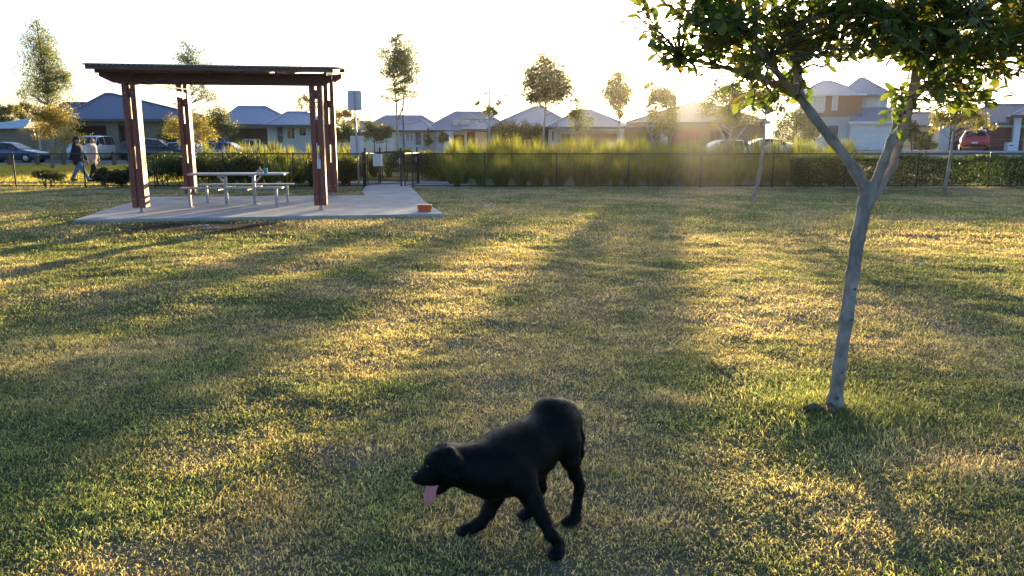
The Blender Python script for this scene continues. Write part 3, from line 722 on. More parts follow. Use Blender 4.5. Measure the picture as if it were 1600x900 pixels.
# blue-roofed house with the rust-brown garage
h = House('house with violet-blue hipped roof and rust-brown double garage door', 64, 870)
ze = h.Z(199)
h.wall(760, 858, 1.5, 12, -.3, ze, 'w_brown'); h.wall(858, 968, .2, 12, -.3, ze, 'w_cream'); h.wall(964.5, 973.5, -.3, .15, -.2, ze, 'white', 'porch_pillar'); h.wall(973.5, 990, .9, 12, -.3, ze, 'w_brown')
h.garage(877, 963, 211, 236, .2, 'd_brown'); h.window(790, 815, 203, 217, 1.5, frame='gutter', bars=1)
m_ = MB().box((h.X(863), .14, h.Z(220)), (h.X(865), .2, h.Z(206))).build('down_pipe', M['gutter'], h.o)
h.roof(764, 900, -.3, 13, 198, 834, 846, 167, 'r_grey'); h.roof(852, 985, -.7, 9, 198.5, 905, 922, 172, 'r_grey')
m_ = MB().box((h.X(951), -.6, -.1), (h.X(963), -.2, h.Z(221))).build('meter_box', M['w_cream'], h.o)

# house straight under the sun
h = House('dark brown brick house with broad brown roof directly under the low sun', 62, 1090, rot=-7)
ze = h.Z(193)
h.wall(985, 1032, .8, 12, -.3, ze, 'w_brown'); h.wall(1032, 1043, -.1, .6, -.2, ze, 'white', 'porch_pillar'); h.wall(1043, 1185, 1.0, 12, -.3, ze, 'w_brown'); h.wall(1150, 1195, 0, 6, -.3, ze, 'w_brown')
h.garage(1050, 1095, 204, 234, 1.0, 'd_brown'); h.door(1012, 1022, 203, 232, .8, 'd_navy'); h.window(1110, 1140, 203, 220, 1.0, frame='gutter', bars=2)
h.roof(978, 1200, -.2, 13, 191, 1078, 1098, 161, 'r_brown', 'capd')
h.roof(975, 1050, -1.0, 6, 199, 1005, 1015, 188, 'r_brown', 'capd')

# two-storey house
h = House('two-storey pale blue rendered house with red-brown cladding upstairs and white garage door', 70, 1325, rot=-17)
zf = h.Z(176); zu = h.Z(147)
h.wall(1250, 1326, .6, 10, -.3, zf, 'w_blue'); h.wall(1326, 1404, -.1, 9, -.3, h.Z(192), 'w_blue')
h.wall(1246, 1284, .3, 9, zf, zu, 'w_pale', 'upper_wall'); h.wall(1284, 1342, .2, 9, zf-.05, zu, 'clad', 'upper_wall'); h.wall(1342, 1385, 1.4, 9, zf-.05, zu, 'w_pale', 'upper_wall')
h.window(1264, 1285, 149, 173, .2, 'pane_pale'); h.window(1295.5, 1304.5, 148, 172, .2, 'pane_pale'); h.window(1352, 1372, 153, 168, 1.4, 'pane_pale')
h.wall(1243, 1344, .12, .3, zf-.35, zf, 'gutter', 'band'); h.garage(1327, 1400, 195, 234, -.1, 'd_white'); h.door(1294, 1309, 196, 232, .6, 'd_navy'); h.window(1262, 1282, 198, 214, .6, bars=1)
h.roof(1240, 1346, -.3, 10, 146.5, 1279, 1290, 126, 'r_blue'); h.roof(1305, 1392, .9, 10, 148, 1334, 1342, 123, 'r_blue')
x0, x1, xa = h.X(1323), h.X(1408), h.X(1336); z0, z1 = h.Z(190.5), h.Z(168, 1.6)
MB().add([(x0,-.6,z0),(x1,-.6,z0),(x1-.4,1.3,z1),(xa,1.3,z1),(x0,1.3,z0),(x1,1.3,z0),(x0,-.6,z0-.12),(x1,-.6,z0-.12),(x1,1.3,z0-.12),(x0,1.3,z0-.12)], [(0,1,2,3),(0,3,4),(1,5,2),(6,7,1,0),(7,8,5,1),(9,6,0,4),(9,8,7,6)]).build('garage_roof', M['r_blue'], h.o)
MB().box((x0-.05,-.72,z0-.2), (x1+.05,-.603,z0+.02)).build('gutter', M['white'], h.o); MB().box((h.X(1238),-.44,h.Z(149.5)), (h.X(1347),-.424,h.Z(146))).build('gutter', M['white'], h.o)
MB().tube([(h.X(1404),-.2,0),(h.X(1404),-.2,h.Z(192))], .05, 6).build('down_pipe', M['white'], h.o)

# low cream house between, and the maroon one
h = House('cream gable-end house half hidden by the forked tree', 78, 1430, rot=-20)
h.wall(1398, 1478, .4, 9, -.3, h.Z(198), 'w_cream'); h.roof(1390, 1486, 0, 10, 196, 1420, 1450, 176, 'r_violet'); h.window(1412, 1424, 202, 218, .4); h.wall(1425, 1470, -1.2, -.9, -.2, h.Z(206), 'w_brown', 'side_fence')
h = House('single-storey house with maroon double garage door, white pillars and violet roof', 65, 1545, rot=-25)
ze = h.Z(194)
h.wall(1466, 1482, .1, .55, -.3, ze, 'w_pale', 'garage_pillar'); h.wall(1482, 1582, .6, 10, -.3, ze, 'w_cream'); h.wall(1582, 1640, 2.4, 10, -.3, h.Z(182), 'w_cream'); h.wall(1580, 1590, -.6, .2, -.3, h.Z(182), 'white', 'porch_pillar'); h.wall(1482, 1582, .2, .6, h.Z(199), ze, 'w_cream', 'lintel')
h.wall(1466, 1482, .6, 10, -.3, ze, 'w_cream')
h.garage(1484, 1580, 199.5, 240, .6, 'maroon'); h.door(1596, 1606, 200, 240, 2.4, 'd_brown'); h.wall(1610, 1622, -.6, .2, -.3, h.Z(182), 'white', 'porch_pillar'); h.window(1612, 1634, 197, 218, 2.4, bars=1)
h.roof(1455, 1660, .1, 11, 192, 1545, 1600, 164, 'r_violet'); h.roof(1572, 1650, -1.0, 7, 181, 1606, 1612, 166, 'r_violet')
def driveway(px0, px1, Y0, Y1):
    x0, x1 = P(px0,230,Y1).x, P(px1,230,Y1).x; strip('driveway', x0, x1, Y0, Y1, .03, M['concrete'], 10, 14)
driveway(1470, 1600, 57.5, 66); driveway(1322, 1404, 57.5, 69.8); driveway(875, 966, 57.5, 64); driveway(112, 168, 57.5, 64.5); driveway(1046, 1098, 57.5, 62.6)
lb = GX(1577, 59); t = thing('letterbox', 'white rendered letterbox pillar beside the maroon garage', 'letterbox', lb, 0)
MB().bbox((-.28,-.22,-.1), (.28,.22,.72), .02).build('pillar', M['white'], t); MB().box((-.16,-.235,.45), (.16,-.222,.53)).build('slot', M['gutter'], t)

# ------------------------------------------------------------------ parked cars
def paint(name, c, metal=.3): return mat(name, c, .28, .05, 3, metal=metal, spec=.6, coat=.6)
M.update(tyre=mat('tyre_rubber', (.018,.018,.018), .85, .2, 20), rim=mat('alloy_rim', (.45,.46,.48), .35, .1, 9, metal=.8), cglass=mat('car_glass', (.015,.018,.022), .05, .1, 3, spec=.9),
         lamp=mat('clear_lamp', (.6,.62,.65), .12, .1, 9, spec=.9), tail=mat('red_lamp', (.45,.012,.01), .2, .1, 9), plate=mat('number_plate', (.6,.6,.58), .5, .1, 5), trim=mat('black_trim', (.012,.012,.013), .6, .1, 9))
PROF = dict(  # station (x from nose, half width, sill z, bonnet/belt z, roof z, roof half width)
    sedan=(4.7, [(0,.62,.32,.62,.62,.55),(.12,.78,.25,.70,.70,.66),(.9,.88,.2,.86,.86,.74),(1.35,.90,.2,.92,.93,.74),(2.05,.90,.2,.94,1.38,.60),(2.7,.90,.2,.95,1.45,.60),(3.35,.90,.2,.96,1.38,.58),(4.05,.88,.22,.99,1.0,.70),(4.55,.82,.28,.98,.98,.66),(4.7,.7,.36,.9,.9,.58)], (.88, 3.78), .33),
    suv=(4.6, [(0,.66,.36,.78,.78,.58),(.12,.84,.3,.9,.9,.70),(.85,.92,.26,1.02,1.02,.76),(1.15,.93,.26,1.05,1.07,.76),(1.8,.93,.26,1.07,1.62,.66),(2.6,.93,.26,1.08,1.70,.66),(3.7,.93,.26,1.1,1.66,.64),(4.3,.91,.3,1.12,1.5,.62),(4.5,.88,.34,1.1,1.16,.70),(4.6,.8,.42,1.0,1.02,.64)], (.9, 3.65), .36),
    van=(4.9, [(0,.66,.36,.8,.8,.6),(.15,.88,.28,.98,.98,.74),(.7,.95,.25,1.12,1.12,.78),(.95,.96,.25,1.16,1.2,.78),(1.75,.96,.25,1.18,1.86,.74),(2.8,.96,.25,1.18,1.93,.76),(4.3,.96,.25,1.18,1.92,.76),(4.75,.94,.28,1.18,1.86,.74),(4.88,.92,.34,1.15,1.3,.78),(4.9,.9,.42,1.1,1.12,.76)], (.95, 3.9), .35),
    hatch=(4.2, [(0,.6,.32,.66,.66,.55),(.12,.78,.25,.76,.76,.66),(.8,.86,.2,.9,.9,.72),(1.1,.87,.2,.93,.95,.72),(1.8,.87,.2,.95,1.42,.58),(2.5,.87,.2,.96,1.48,.58),(3.4,.87,.2,.98,1.42,.56),(3.9,.85,.25,1.0,1.22,.56),(4.12,.8,.3,.96,1.0,.62),(4.2,.72,.36,.9,.92,.58)], (.82, 3.4), .32))
def car(kind, label, body, loc, rz):
    Lc, st, ax, wr = PROF[kind]
    t = thing('parked_car', label, 'car', loc, rz, 'cars parked along the street')
    m = paint(body[0], body[1]) if isinstance(body, tuple) else M[body]
    ring = []; V = []; F = []; n = 12
    for (x, w, zs, zb, zr, rw) in st:
        half = [(w*.86, zs), (w*.98, zs+.12), (w, (zs+zb)/2), (w*.985, zb-.04), (w*.93 if zr-zb > .1 else rw*1.12, zb+.01), (rw, max(zr-.05, zb+.012)), (rw*.55, max(zr, zb+.02))]
        V += [(x-Lc/2, a, z) for a, z in half] + [(x-Lc/2, -a, z) for a, z in half[::-1]]
    n = 14
    for k in range(len(st)-1):
        for j in range(n):
            F.append((k*n+j, (k+1)*n+j, (k+1)*n+(j+1)%n, k*n+(j+1)%n))
    F += [tuple(range(n)), tuple((len(st)-1)*n+j for j in range(n))[::-1]]
    b = fix_normals(MB().add(V, F).build('body', m, t, smooth=True))
    vv = np.array(V).reshape(len(st), n, 3)
    cab = [k for k, s_ in enumerate(st) if s_[4]-s_[3] > .25]; c0, c1 = cab[0], cab[-1]
    def quad(name, pts, m_, push):
        p = [Vector(q) for q in pts]; nn = (p[1]-p[0]).cross(p[-1]-p[0]).normalized()
        c = sum(p, Vector())/len(p)
        if nn.dot(c-Vector((0,0,.8))) < 0: nn = -nn
        q = [c+(x_-c)*.9+nn*push for x_ in p]; q2 = [x_-nn*.03 for x_ in q]; k = len(p)
        o = MB().add(q+q2, [tuple(range(k)), tuple(range(2*k-1,k-1,-1))]+[(i,i+k,(i+1)%k+k,(i+1)%k) for i in range(k)]).build(name, M[m_], t); return fix_normals(o)
    quad('windscreen', [vv[c0-1,4], vv[c0-1,9], vv[c0,8], vv[c0,5]], 'cglass', .042)
    quad('rear_window', [vv[c1+1,4], vv[c1+1,9], vv[c1,8], vv[c1,5]], 'cglass', .042)
    for lo_, hi_ in ((4,5),(9,8)):
        for k in range(c0, c1):
            quad('side_window', [vv[k,lo_], vv[k+1,lo_], vv[k+1,hi_], vv[k,hi_]], 'cglass', .014)
        quad('side_window', [vv[c0-1,lo_], vv[c0,lo_], vv[c0,hi_]], 'cglass', .014)
    for x in ax:
        for s in (-1, 1):
            wv = MB().lathe([(wr*.55,-.10),(wr*.93,-.11),(wr,-.08),(wr,.08),(wr*.93,.11),(wr*.55,.10)], 18, (x-Lc/2, s*(st[3][1]-.08), wr), 1).build('wheel', M['tyre'], t, True)
            MB().lathe([(wr*.62,-.015),(wr*.55,.02),(.06,.035)] if s > 0 else [(.06,-.035),(wr*.55,-.02),(wr*.62,.015)], 14, (x-Lc/2, s*(st[3][1]+.02), wr), 1).build('rim', M['rim'], wv)
    for s in (-1, 1):
        MB().bbox((-Lc/2+.06, s*.60-.17, st[1][3]-.22), (-Lc/2+.2, s*.60+.17, st[1][3]-.06), .03).build('headlight', M['lamp'], t)
        MB().bbox((Lc/2-.2, s*.64-.16, st[-2][3]-.26), (Lc/2-.03, s*.64+.16, st[-2][3]-.08), .03).build('tail_light', M['tail'], t)
        MB().bbox((st[c0][0]-Lc/2-.45, s*(st[4][1]+.02)-.1+s*.06, st[4][3]-.02), (st[c0][0]-Lc/2-.3, s*(st[4][1]+.02)+.1+s*.06, st[4][3]+.12), .03).build('wing_mirror', m, t)
    MB().bbox((-Lc/2+.0, -.45, st[0][2]+.06), (-Lc/2+.09, .45, st[0][3]-.14), .02).build('grille', M['trim'], t)
    MB().box((Lc/2-.03, -.19, .62), (Lc/2+.012, .19, .73)).build('number_plate', M['plate'], t)
    MB().bbox((Lc/2-.18, -.7, st[-1][2]-.08), (Lc/2+.03, .7, st[-1][2]+.12), .03).build('rear_bumper', M['trim'], t)
    return t
def cz(px, Y): q = GX(px, Y); return (q.x, q.y, q.z+.02)
car('sedan', 'dark blue-grey sedan parked side-on at the end of the street', ('blue_grey_car_paint', (.06,.085,.13)), cz(18, 55.4), math.pi)
car('van', 'white van facing the street on the driveway by the porch', ('white_car_paint', (.62,.64,.66)), cz(143, 59.2), R(98))
car('suv', 'black four-wheel drive parked behind the shelter post', ('black_car_paint', (.015,.017,.022)), cz(243, 55.4), math.pi)
car('hatch', 'white hatchback half hidden by the golden bushy tree', ('pearl_car_paint', (.55,.57,.58)), cz(296, 55.5), math.pi)
car('hatch', 'bright blue hatchback parked in front of the dark carport', ('bright_blue_car_paint', (.015,.12,.42)), cz(355, 55.4), math.pi)
car('suv', 'white car under the carport of the blue-grey roofed house', ('chalk_car_paint', (.5,.52,.53)), (P(389,225,66).x, 66.4, .02), R(90))
car('suv', 'red four-wheel drive with its tail to the street, before the maroon garage door', ('red_car_paint', (.45,.012,.02)), cz(1521, 59.5), R(-90-29))
car('hatch', 'white car with a pale roof showing above the strap leaves, by the pale-trunked tree', ('ivory_car_paint', (.58,.57,.53)), cz(1150, 53), math.pi)
car('sedan', 'silver-white sedan roof showing above the strap leaves beside the two-storey house', ('silver_white_car_paint', (.52,.52,.52)), cz(1206, 53.2), math.pi)

# ------------------------------------------------------------------ street lamps and roadside posts
def street_lamp(label, px, base_Y, top_py, arm, lean=0):
    b = GX(px, base_Y); z = P(px, top_py, base_Y).z-b.z
    t = thing('street_lamp', label, 'street lamp', b)
    MB().tube([(0,0,-.2),(0,0,z*.6),(0,0,z)], [.09,.07,.05], 8).build('pole', M['gutter'] if arm > 0 else M['galv'], t)
    MB().tube([(0,0,z-.03),(abs(arm)*.5,0,z+.12),(abs(arm),0,z+.12)], .03, 6).build('arm', M['galv'], t)
    MB().bbox((abs(arm)-.05,-.12,z+.07), (abs(arm)+.5,.12,z+.17), .03).build('lamp_head', M['galv'], t)
street_lamp('slender dark street lamp with short arm beside the tall slim gum tree', 631, 70, 165, .9)
street_lamp('tall grey street lamp behind the sparse young tree', 765, 62, 112, -.5)
proto = None
for k, px in enumerate((12, 56, 97, 136, 176, 215)):
    b = GX(px, 49.6)
    o = MB().prism([(-.09,-.09),(.09,-.09),(.09,.09),(-.09,.09)], 2, -.1, .62).add([(-.09,-.09,.62),(.09,-.09,.62),(.09,.09,.62),(-.09,.09,.62),(0,0,.70)], [(0,1,4),(1,2,4),(2,3,4),(3,0,4)]).build('timber_bollard', M['fascia']) if proto is None else proto.copy()
    if proto is None: proto = o; fix_normals(o)
    else: C.objects.link(o)
    o.location = b; tag(o, 'short square timber bollard along the verge before the parked cars', 'bollard', 'timber bollards along the verge')

# ------------------------------------------------------------------ foliage helpers
def unit(n):
    v = rng.normal(size=(n,3)); return v/np.linalg.norm(v, axis=1)[:, None]
def leaf_quads(c, L, W, droop=0.0, fold=False):
    """c (n,3) centres -> rhombic leaves, long axis random or hanging"""
    n = len(c); d = unit(n); d[:, 2] -= droop; d /= np.linalg.norm(d, axis=1)[:, None]
    s = np.cross(d, unit(n)); s /= np.linalg.norm(s, axis=1)[:, None]+1e-9
    L = np.broadcast_to(L, n)[:, None]; W = np.broadcast_to(W, n)[:, None]
    V = np.stack([c-d*L/2, c+s*W/2-d*L*.05, c+d*L/2, c-s*W/2-d*L*.05], 1).reshape(-1, 3)
    return V, np.arange(4*n).reshape(-1, 4)
def tints(n, cols, w=None, v=.3):
    cols = np.array(cols)*1.22; i = rng.choice(len(cols), n, p=w)
    return cols[i]*rng.uniform(1-v, 1+v, n)[:, None]
GUM = [(.10,.125,.05),(.075,.10,.042),(.14,.145,.055),(.17,.14,.05)]
GOLD = [(.20,.15,.045),(.15,.125,.045),(.25,.18,.06),(.11,.11,.045)]
GUM = [tuple(c*1.1 for c in q) for q in GUM]
GOLD = [tuple(c*1.15 for c in q) for q in GOLD]
DARK = [(.035,.055,.022),(.05,.07,.028),(.028,.045,.02)]
OLIVE = [(.09,.095,.04),(.12,.115,.045),(.15,.125,.05),(.07,.08,.035)]
GREYG = [(.065,.085,.06),(.085,.10,.065),(.05,.07,.05)]
OLIVE = [tuple(c*1.15 for c in q) for q in OLIVE]
GREYG = [tuple(c*1.15 for c in q) for q in GREYG]
LEAFG = [(.06,.115,.022),(.045,.09,.018),(.085,.135,.03)]
YOUNG = [(.16,.17,.035),(.20,.18,.045),(.12,.15,.03)]

def px_tree(name, label, Y, trunk, blobs, cols, n, leaf=(.2,.06), droop=.6, tr=.09, bark='bark_pale', thick=.75, stems=None, spread=.34, cl=None, group='trees along the street', base=None, fill=.55):
    """trunk: pixel polyline from the ground up; blobs: (cx, cy, rx, ry) pixel ellipses of the crown.  Everything stands at distance Y."""
    n = int(n*1.7); leaf = (leaf[0]*.74, leaf[1]*.70); cl = cl or max(18, int(n/62))
    pts = [P(px, py, Y) for px, py in trunk]
    b = Vector((pts[0].x, Y, float(gz(pts[0].x, Y))));  pts[0] = b-Vector((0,0,.15))
    t = thing(name, label, 'tree', b, 0, group)
    top = pts[-1]; tot = len(pts)-1
    mb = MB(); rad = [tr*(1-.8*k/tot) for k in range(tot+1)]
    mb.tube(pts, rad, 8)
    sc_ = Y/FPX
    tips = []; tw = []
    areas = np.array([b_[2]*b_[3] for b_ in blobs], float); areas /= areas.sum()
    cl = cl or max(14, int(n/48)); centres = []; sizes = []
    for bi, (cx, cy, rx, ry) in enumerate(blobs):
        rx *= 1.12; ry *= 1.06; k = max(3, int(round(cl*areas[bi])))
        c0 = np.array(P(cx, cy, Y)); r = np.array((rx*sc_, min(rx, ry)*sc_*thick, ry*sc_))
        u = unit(k)*(rng.random(k)**fill)[:, None]
        centres.append(c0+u*r*.86); sizes += [min(r.min()*.62, spread*(1+.4*rng.random())) for _ in range(k)]
    centres = np.concatenate(centres); sizes = np.array(sizes)
    P3 = np.array([list(p) for p in pts])
    lim = MB()
    for c, s_ in zip(centres, sizes):
        cand = [(q, r_) for a, b2, ra, rb in zip(pts[:-1], pts[1:], rad[:-1], rad[1:]) for f in (0,.25,.5,.75,1) for q, r_ in ((a.lerp(b2, f), ra+(rb-ra)*f),)]
        cv = Vector(c)
        cand = [k for k in cand if k[0].z < cv.z-.15 and k[0].z > b.z+(top.z-b.z)*.25] or [(pts[len(pts)//2], rad[len(pts)//2])]
        q, r_ = min(cand, key=lambda k: (k[0]-cv).length + .4*abs((cv.z-k[0].z)-.7*(cv.xy-k[0].xy).length))
        mid = q.lerp(cv, .5)+Vector((rng.normal(0,.06), rng.normal(0,.06), .10))
        lim.tube([q, mid, cv], [max(r_*.4, .012), max(r_*.22, .009), .005], 5, cap=False)
    trunk_o = mb.build('trunk', M[bark], t, True, off=b)
    for st in (stems or []):
        q = [P(px, py, Y) for px, py in st]; q[0] = q[0] if q[0].z > b.z+.2 else Vector((q[0].x, Y, b.z-.1))
        MB().tube(q, [tr*.75*(1-.7*k/(len(q)-1)) for k in range(len(q))], 7).build('stem', M[bark], t, True, off=b)
    stuff(lim.build('branches', M[bark], t, True, off=b))
    w = sizes**2; i = rng.choice(len(centres), n, p=w/w.sum())
    pos = centres[i]+rng.normal(size=(n,3))*sizes[i][:, None]*np.array((.55,.55,.5))
    V, F = leaf_quads(pos, leaf[0]*rng.uniform(.6,1.4,n), leaf[1]*rng.uniform(.7,1.4,n), droop)
    c = tints(n, cols)*np.repeat(1, n)[:, None]; c = c*rng.uniform(.75, 1.25, len(centres))[i][:, None]
    stuff(mesh_np('crown', V, F, M['leaf'], t, off=b, col=np.repeat(c, 4, 0)))
    return t

px_tree('gum_tree', 'tall loose gum tree with golden lower leaves on the verge behind the walkers', 44, [(83,268),(80,200),(72,130),(62,70),(56,30)],
        [(56,40,14,18),(62,72,26,28),(70,108,40,30),(78,140,44,22),(40,150,16,14),(100,120,20,16)], GUM, 6400, (.20,.05), 1.0, .09)
px_tree('gum_tree', 'golden low-branched tree beside the walkers, its leaves hanging to head height', 43, [(81,268),(80,225),(78,190)],
        [(62,178,24,20),(95,185,28,22),(72,208,26,16),(112,215,22,16),(90,232,16,9)], GOLD, 3000, (.20,.06), .9, .07)
px_tree('gum_tree', 'thin grey-green gum rising behind the shelter roof', 50, [(300,262),(298,200),(297,150),(292,100),(296,70)],
        [(296,80,22,18),(285,100,26,16),(310,110,24,20),(300,135,36,16),(325,150,22,16),(285,160,20,12)], GREYG, 3600, (.20,.05), .8, .08)
px_tree('bushy_tree', 'golden bushy tree standing in front of the white hatchback', 47, [(303,262),(302,230),(300,205)],
        [(275,200,20,18),(303,195,26,18),(325,205,16,16),(290,220,22,10),(318,222,16,8)], GOLD, 3200, (.15,.06), .3, .07)
px_tree('bushy_tree', 'dark green tree between the slate roof and the blue-grey roof', 57, [(343,250),(342,215),(340,190)],
        [(340,180,18,16),(330,195,16,14),(352,200,18,16),(340,215,22,12)], DARK+OLIVE, 3200, (.18,.07), .3, .08, 'bark_dark')
px_tree('bushy_tree', 'olive shrub-like tree beside the tan brick house', 57, [(268,250),(268,225),(267,210)],
        [(262,212,18,14),(278,218,16,14)], DARK+LEAFG, 2000, (.16,.07), .2, .06, 'bark_dark')
px_tree('gum_tree', 'slender far gum showing beside the right-hand shelter posts', 95, [(478,240),(478,200),(479,165)],
        [(478,155,14,8),(468,164,8,8),(490,165,10,10),(510,172,12,12)], OLIVE+GOLD, 1600, (.3,.12), .5, .12, 'bark_dark')
px_tree('bushy_tree', 'russet-leaved tree behind the signpost', 85, [(530,238),(530,205)],
        [(518,182,16,16),(542,178,14,12),(555,190,10,12),(528,198,16,10)], GOLD, 2200, (.3,.13), .3, .12, 'bark_dark')
px_tree('bushy_tree', 'dense dark green bush behind the signpost', 72, [(535,245),(535,215)],
        [(520,205,18,14),(545,208,16,14),(532,216,26,10)], DARK, 3000, (.22,.1), .1, .1, 'bark_dark')
px_tree('round_tree', 'round dark tree left of the pale blue house, taller of the pair', 74, [(585,243),(585,215)],
        [(582,200,16,12),(592,206,16,14),(574,210,10,10)], DARK+OLIVE, 2200, (.22,.1), .1, .09, 'bark_dark', group='garden trees by the pale blue house')
px_tree('round_tree', 'small round tree between the pale blue house and its taller neighbour tree', 74, [(604,243),(604,215)],
        [(604,203,10,9),(604,212,8,6)], DARK, 1100, (.2,.09), .1, .07, 'bark_dark', group='garden trees by the pale blue house')
px_tree('gum_tree', 'tall slim gum with a long oval crown and bare lower trunk', 48, [(622,262),(621,200),(619,160),(614,110),(620,60)],
        [(622,58,24,14),(618,80,32,20),(630,100,30,22),(610,112,28,20),(640,125,22,16),(622,142,32,16),(604,150,16,10),(648,148,14,12)], GUM, 7600, (.20,.055), .9, .085,
        stems=[[(622,188),(630,165),(633,120),(632,80)]])
px_tree('conifer', 'little dark cypress in front of the pale blue wall', 80, [(691,240),(691,212)],
        [(691,216,8,10),(691,207,5,7)], DARK, 900, (.2,.08), -.4, .06, 'bark_dark', group='garden trees by the pale blue house')
px_tree('conifer', 'narrow dark shrub beside the navy door', 80, [(670,240),(670,212)],
        [(670,218,6,10),(670,208,4,7)], DARK, 700, (.2,.08), -.4, .06, 'bark_dark', group='garden trees by the pale blue house')
px_tree('young_tree', 'sparse young tree with a few drooping leaf sprays, before the grey street lamp', 46, [(766,266),(766,210),(764,165),(766,142)],
        [(748,163,11,6),(780,160,11,6),(766,172,14,8),(790,148,4,4),(758,146,5,3),(772,178,8,6)], OLIVE, 420, (.22,.10), .9, .05, spread=.16, cl=22)
px_tree('round_tree', 'dark round bush beside the violet-blue roofed house', 58, [(795,250),(795,220)],
        [(785,205,14,14),(800,198,12,10),(795,218,20,10)], DARK+OLIVE, 2000, (.2,.09), .1, .08, 'bark_dark', group='bushes before the brown garage')
px_tree('round_tree', 'broad dark bush under the spreading double-trunked tree', 58, [(828,250),(828,220)],
        [(820,203,14,12),(838,205,12,14),(828,218,20,10)], DARK+OLIVE, 2200, (.2,.09), .1, .08, 'bark_dark', group='bushes before the brown garage')
px_tree('spreading_tree', 'broad double-trunked tree with a domed crown before the violet-blue roof', 44, [(848,266),(849,215),(852,170),(858,120)],
        [(858,98,26,18),(835,120,26,22),(868,128,32,26),(850,148,40,20),(885,145,20,18),(895,160,12,10),(825,150,14,12)], OLIVE, 8500, (.19,.075), .7, .09,
        stems=[[(873,266),(874,215),(868,165)]])
px_tree('young_tree', 'small pale multi-stemmed tree in front of the rust-brown garage door', 43, [(905,266),(906,228),(902,205)],
        [(905,175,16,18),(893,185,12,12),(918,190,10,12),(905,200,16,8)], OLIVE+GUM, 1300, (.17,.06), .7, .06, stems=[[(906,240),(916,212),(920,195)],[(905,240),(893,212),(890,200)]])
px_tree('gum_tree', 'narrow tree with a straight thin trunk beside the brown garage', 50, [(968,262),(968,210),(967,165),(966,125)],
        [(965,122,20,16),(955,142,22,18),(974,146,16,18),(962,164,22,16),(968,180,16,10)], OLIVE+GOLD, 6400, (.19,.065), .7, .07)
px_tree('spreading_tree', 'golden backlit tree with leaning stems right under the sun', 47, [(1030,264),(1022,225),(1012,200),(1010,170)],
        [(1030,148,22,18),(1046,162,17,16),(1024,176,12,14),(1045,188,15,14),(1034,204,20,10),(1003,138,9,8),(1016,132,12,10)], GOLD+OLIVE, 5600, (.19,.07), .6, .09,
        stems=[[(1032,250),(1046,222),(1055,200)]])
px_tree('spreading_tree', 'pale-trunked forked tree with a dense rounded crown beside the sun-struck house', 35.5, [(1134,268),(1138,230),(1142,205),(1150,185)],
        [(1128,140,30,20),(1155,150,28,24),(1115,165,26,20),(1150,178,32,18),(1112,190,14,10),(1172,190,16,10)], OLIVE, 5200, (.14,.058), .5, .09,
        stems=[[(1140,228),(1126,205),(1116,190)],[(1140,228),(1160,205),(1170,190)]])
px_tree('bushy_tree', 'grey-green leafy tree at the front of the two-storey house', 56, [(1245,252),(1244,225),(1242,205)],
        [(1225,195,22,18),(1250,188,24,20),(1270,205,18,16),(1240,215,32,12),(1215,210,14,12)], GREYG+DARK, 4600, (.2,.085), .3, .09, 'bark_dark')
px_tree('bushy_tree', 'low yellowing shrub beside the maroon garage house', 54, [(1447,250),(1447,232)],
        [(1445,216,14,8),(1455,226,14,8),(1436,226,12,8)], GOLD+LEAFG, 1100, (.16,.07), .3, .05, 'bark_dark')
px_tree('palm_like_tree', 'dark drooping evergreen between the two-storey house and the cream house', 64, [(1424,246),(1424,215),(1424,195)],
        [(1424,200,10,16),(1430,215,10,14)], DARK, 1100, (.3,.08), 1.2, .07, 'bark_dark')
# distant tree line and hill
for k, (px, py, w, h_, Y) in enumerate(((8,176,26,14,120),(34,172,20,12,125),(-20,170,24,16,118))):
    px_tree('far_tree', 'far gum on the rise beyond the awning roof', Y, [(px,205),(px,185),(px,170)], [(px-w*.3,py-2,w*.5,h_*.6),(px+w*.3,py-4,w*.5,h_*.6),(px,py+10,w*.8,h_*.6)], OLIVE, 1300, (.45,.2), .3, .2, 'bark_dark', group='far gums on the rise', spread=.9)
hx = np.linspace(-700, 700, 140); hz = 4+14*fbm(hx*.006+5, hx*0+3., 91, 3)
V = np.concatenate([np.stack([hx, 0*hx+520, 0*hx-3], 1), np.stack([hx, 0*hx+640, hz], 1), np.stack([hx, 0*hx+820, 0*hx-3], 1)])
i = np.arange(139); F = np.concatenate([np.stack([i,i+1,i+141,i+140],1), np.stack([i+140,i+141,i+281,i+280],1)])
structure(mesh_np('hills', V, F, mat('distant_wooded_hill', (.07,.085,.06), .95, .3, .05), smooth=True))

# ------------------------------------------------------------------ strap-leaf bed behind the fence
def clump_mesh(nb, hgt, spread_, wid, cols, name, stiff=.5):
    V = []; F = []; Cc = []
    for k in range(nb):
        az = random.uniform(0, 2*math.pi); h_ = hgt*random.uniform(.55, 1.0); sp_ = spread_*random.uniform(.15, 1)*(1 if random.random() > .3 else .35)
        r0 = random.uniform(0, .14); w = wid*random.uniform(.6, 1.2); d = np.array((math.cos(az), math.sin(az), 0)); s = np.array((-d[1], d[0], 0))
        tw = random.uniform(-1, 1); s = s*math.cos(tw)+d*math.sin(tw)
        o = len(V); seg = 4
        for j in range(seg+1):
            f = j/seg; p = d*(r0+sp_*f**(1+stiff))+np.array((0,0,h_*(f-.42*(sp_/max(spread_,.01))*f**2.6))); ww = w*(1-f**2.2)*.5+.001
            V += [p-s*ww, p+s*ww]
        col = np.array(random.choice(cols))*random.uniform(.7, 1.3); dry = random.random() < .12
        Cc += [(np.array((.28,.2,.09)) if dry else col)]*(2*(seg+1))
        for j in range(seg): F.append((o+2*j, o+2*j+1, o+2*j+3, o+2*j+2))
    me = mesh_np(name, np.array(V), np.array(F), M['strap'], col=np.array(Cc)); return me
STRAP = [(.19,.23,.055),(.15,.20,.05),(.25,.26,.065),(.11,.16,.045)]
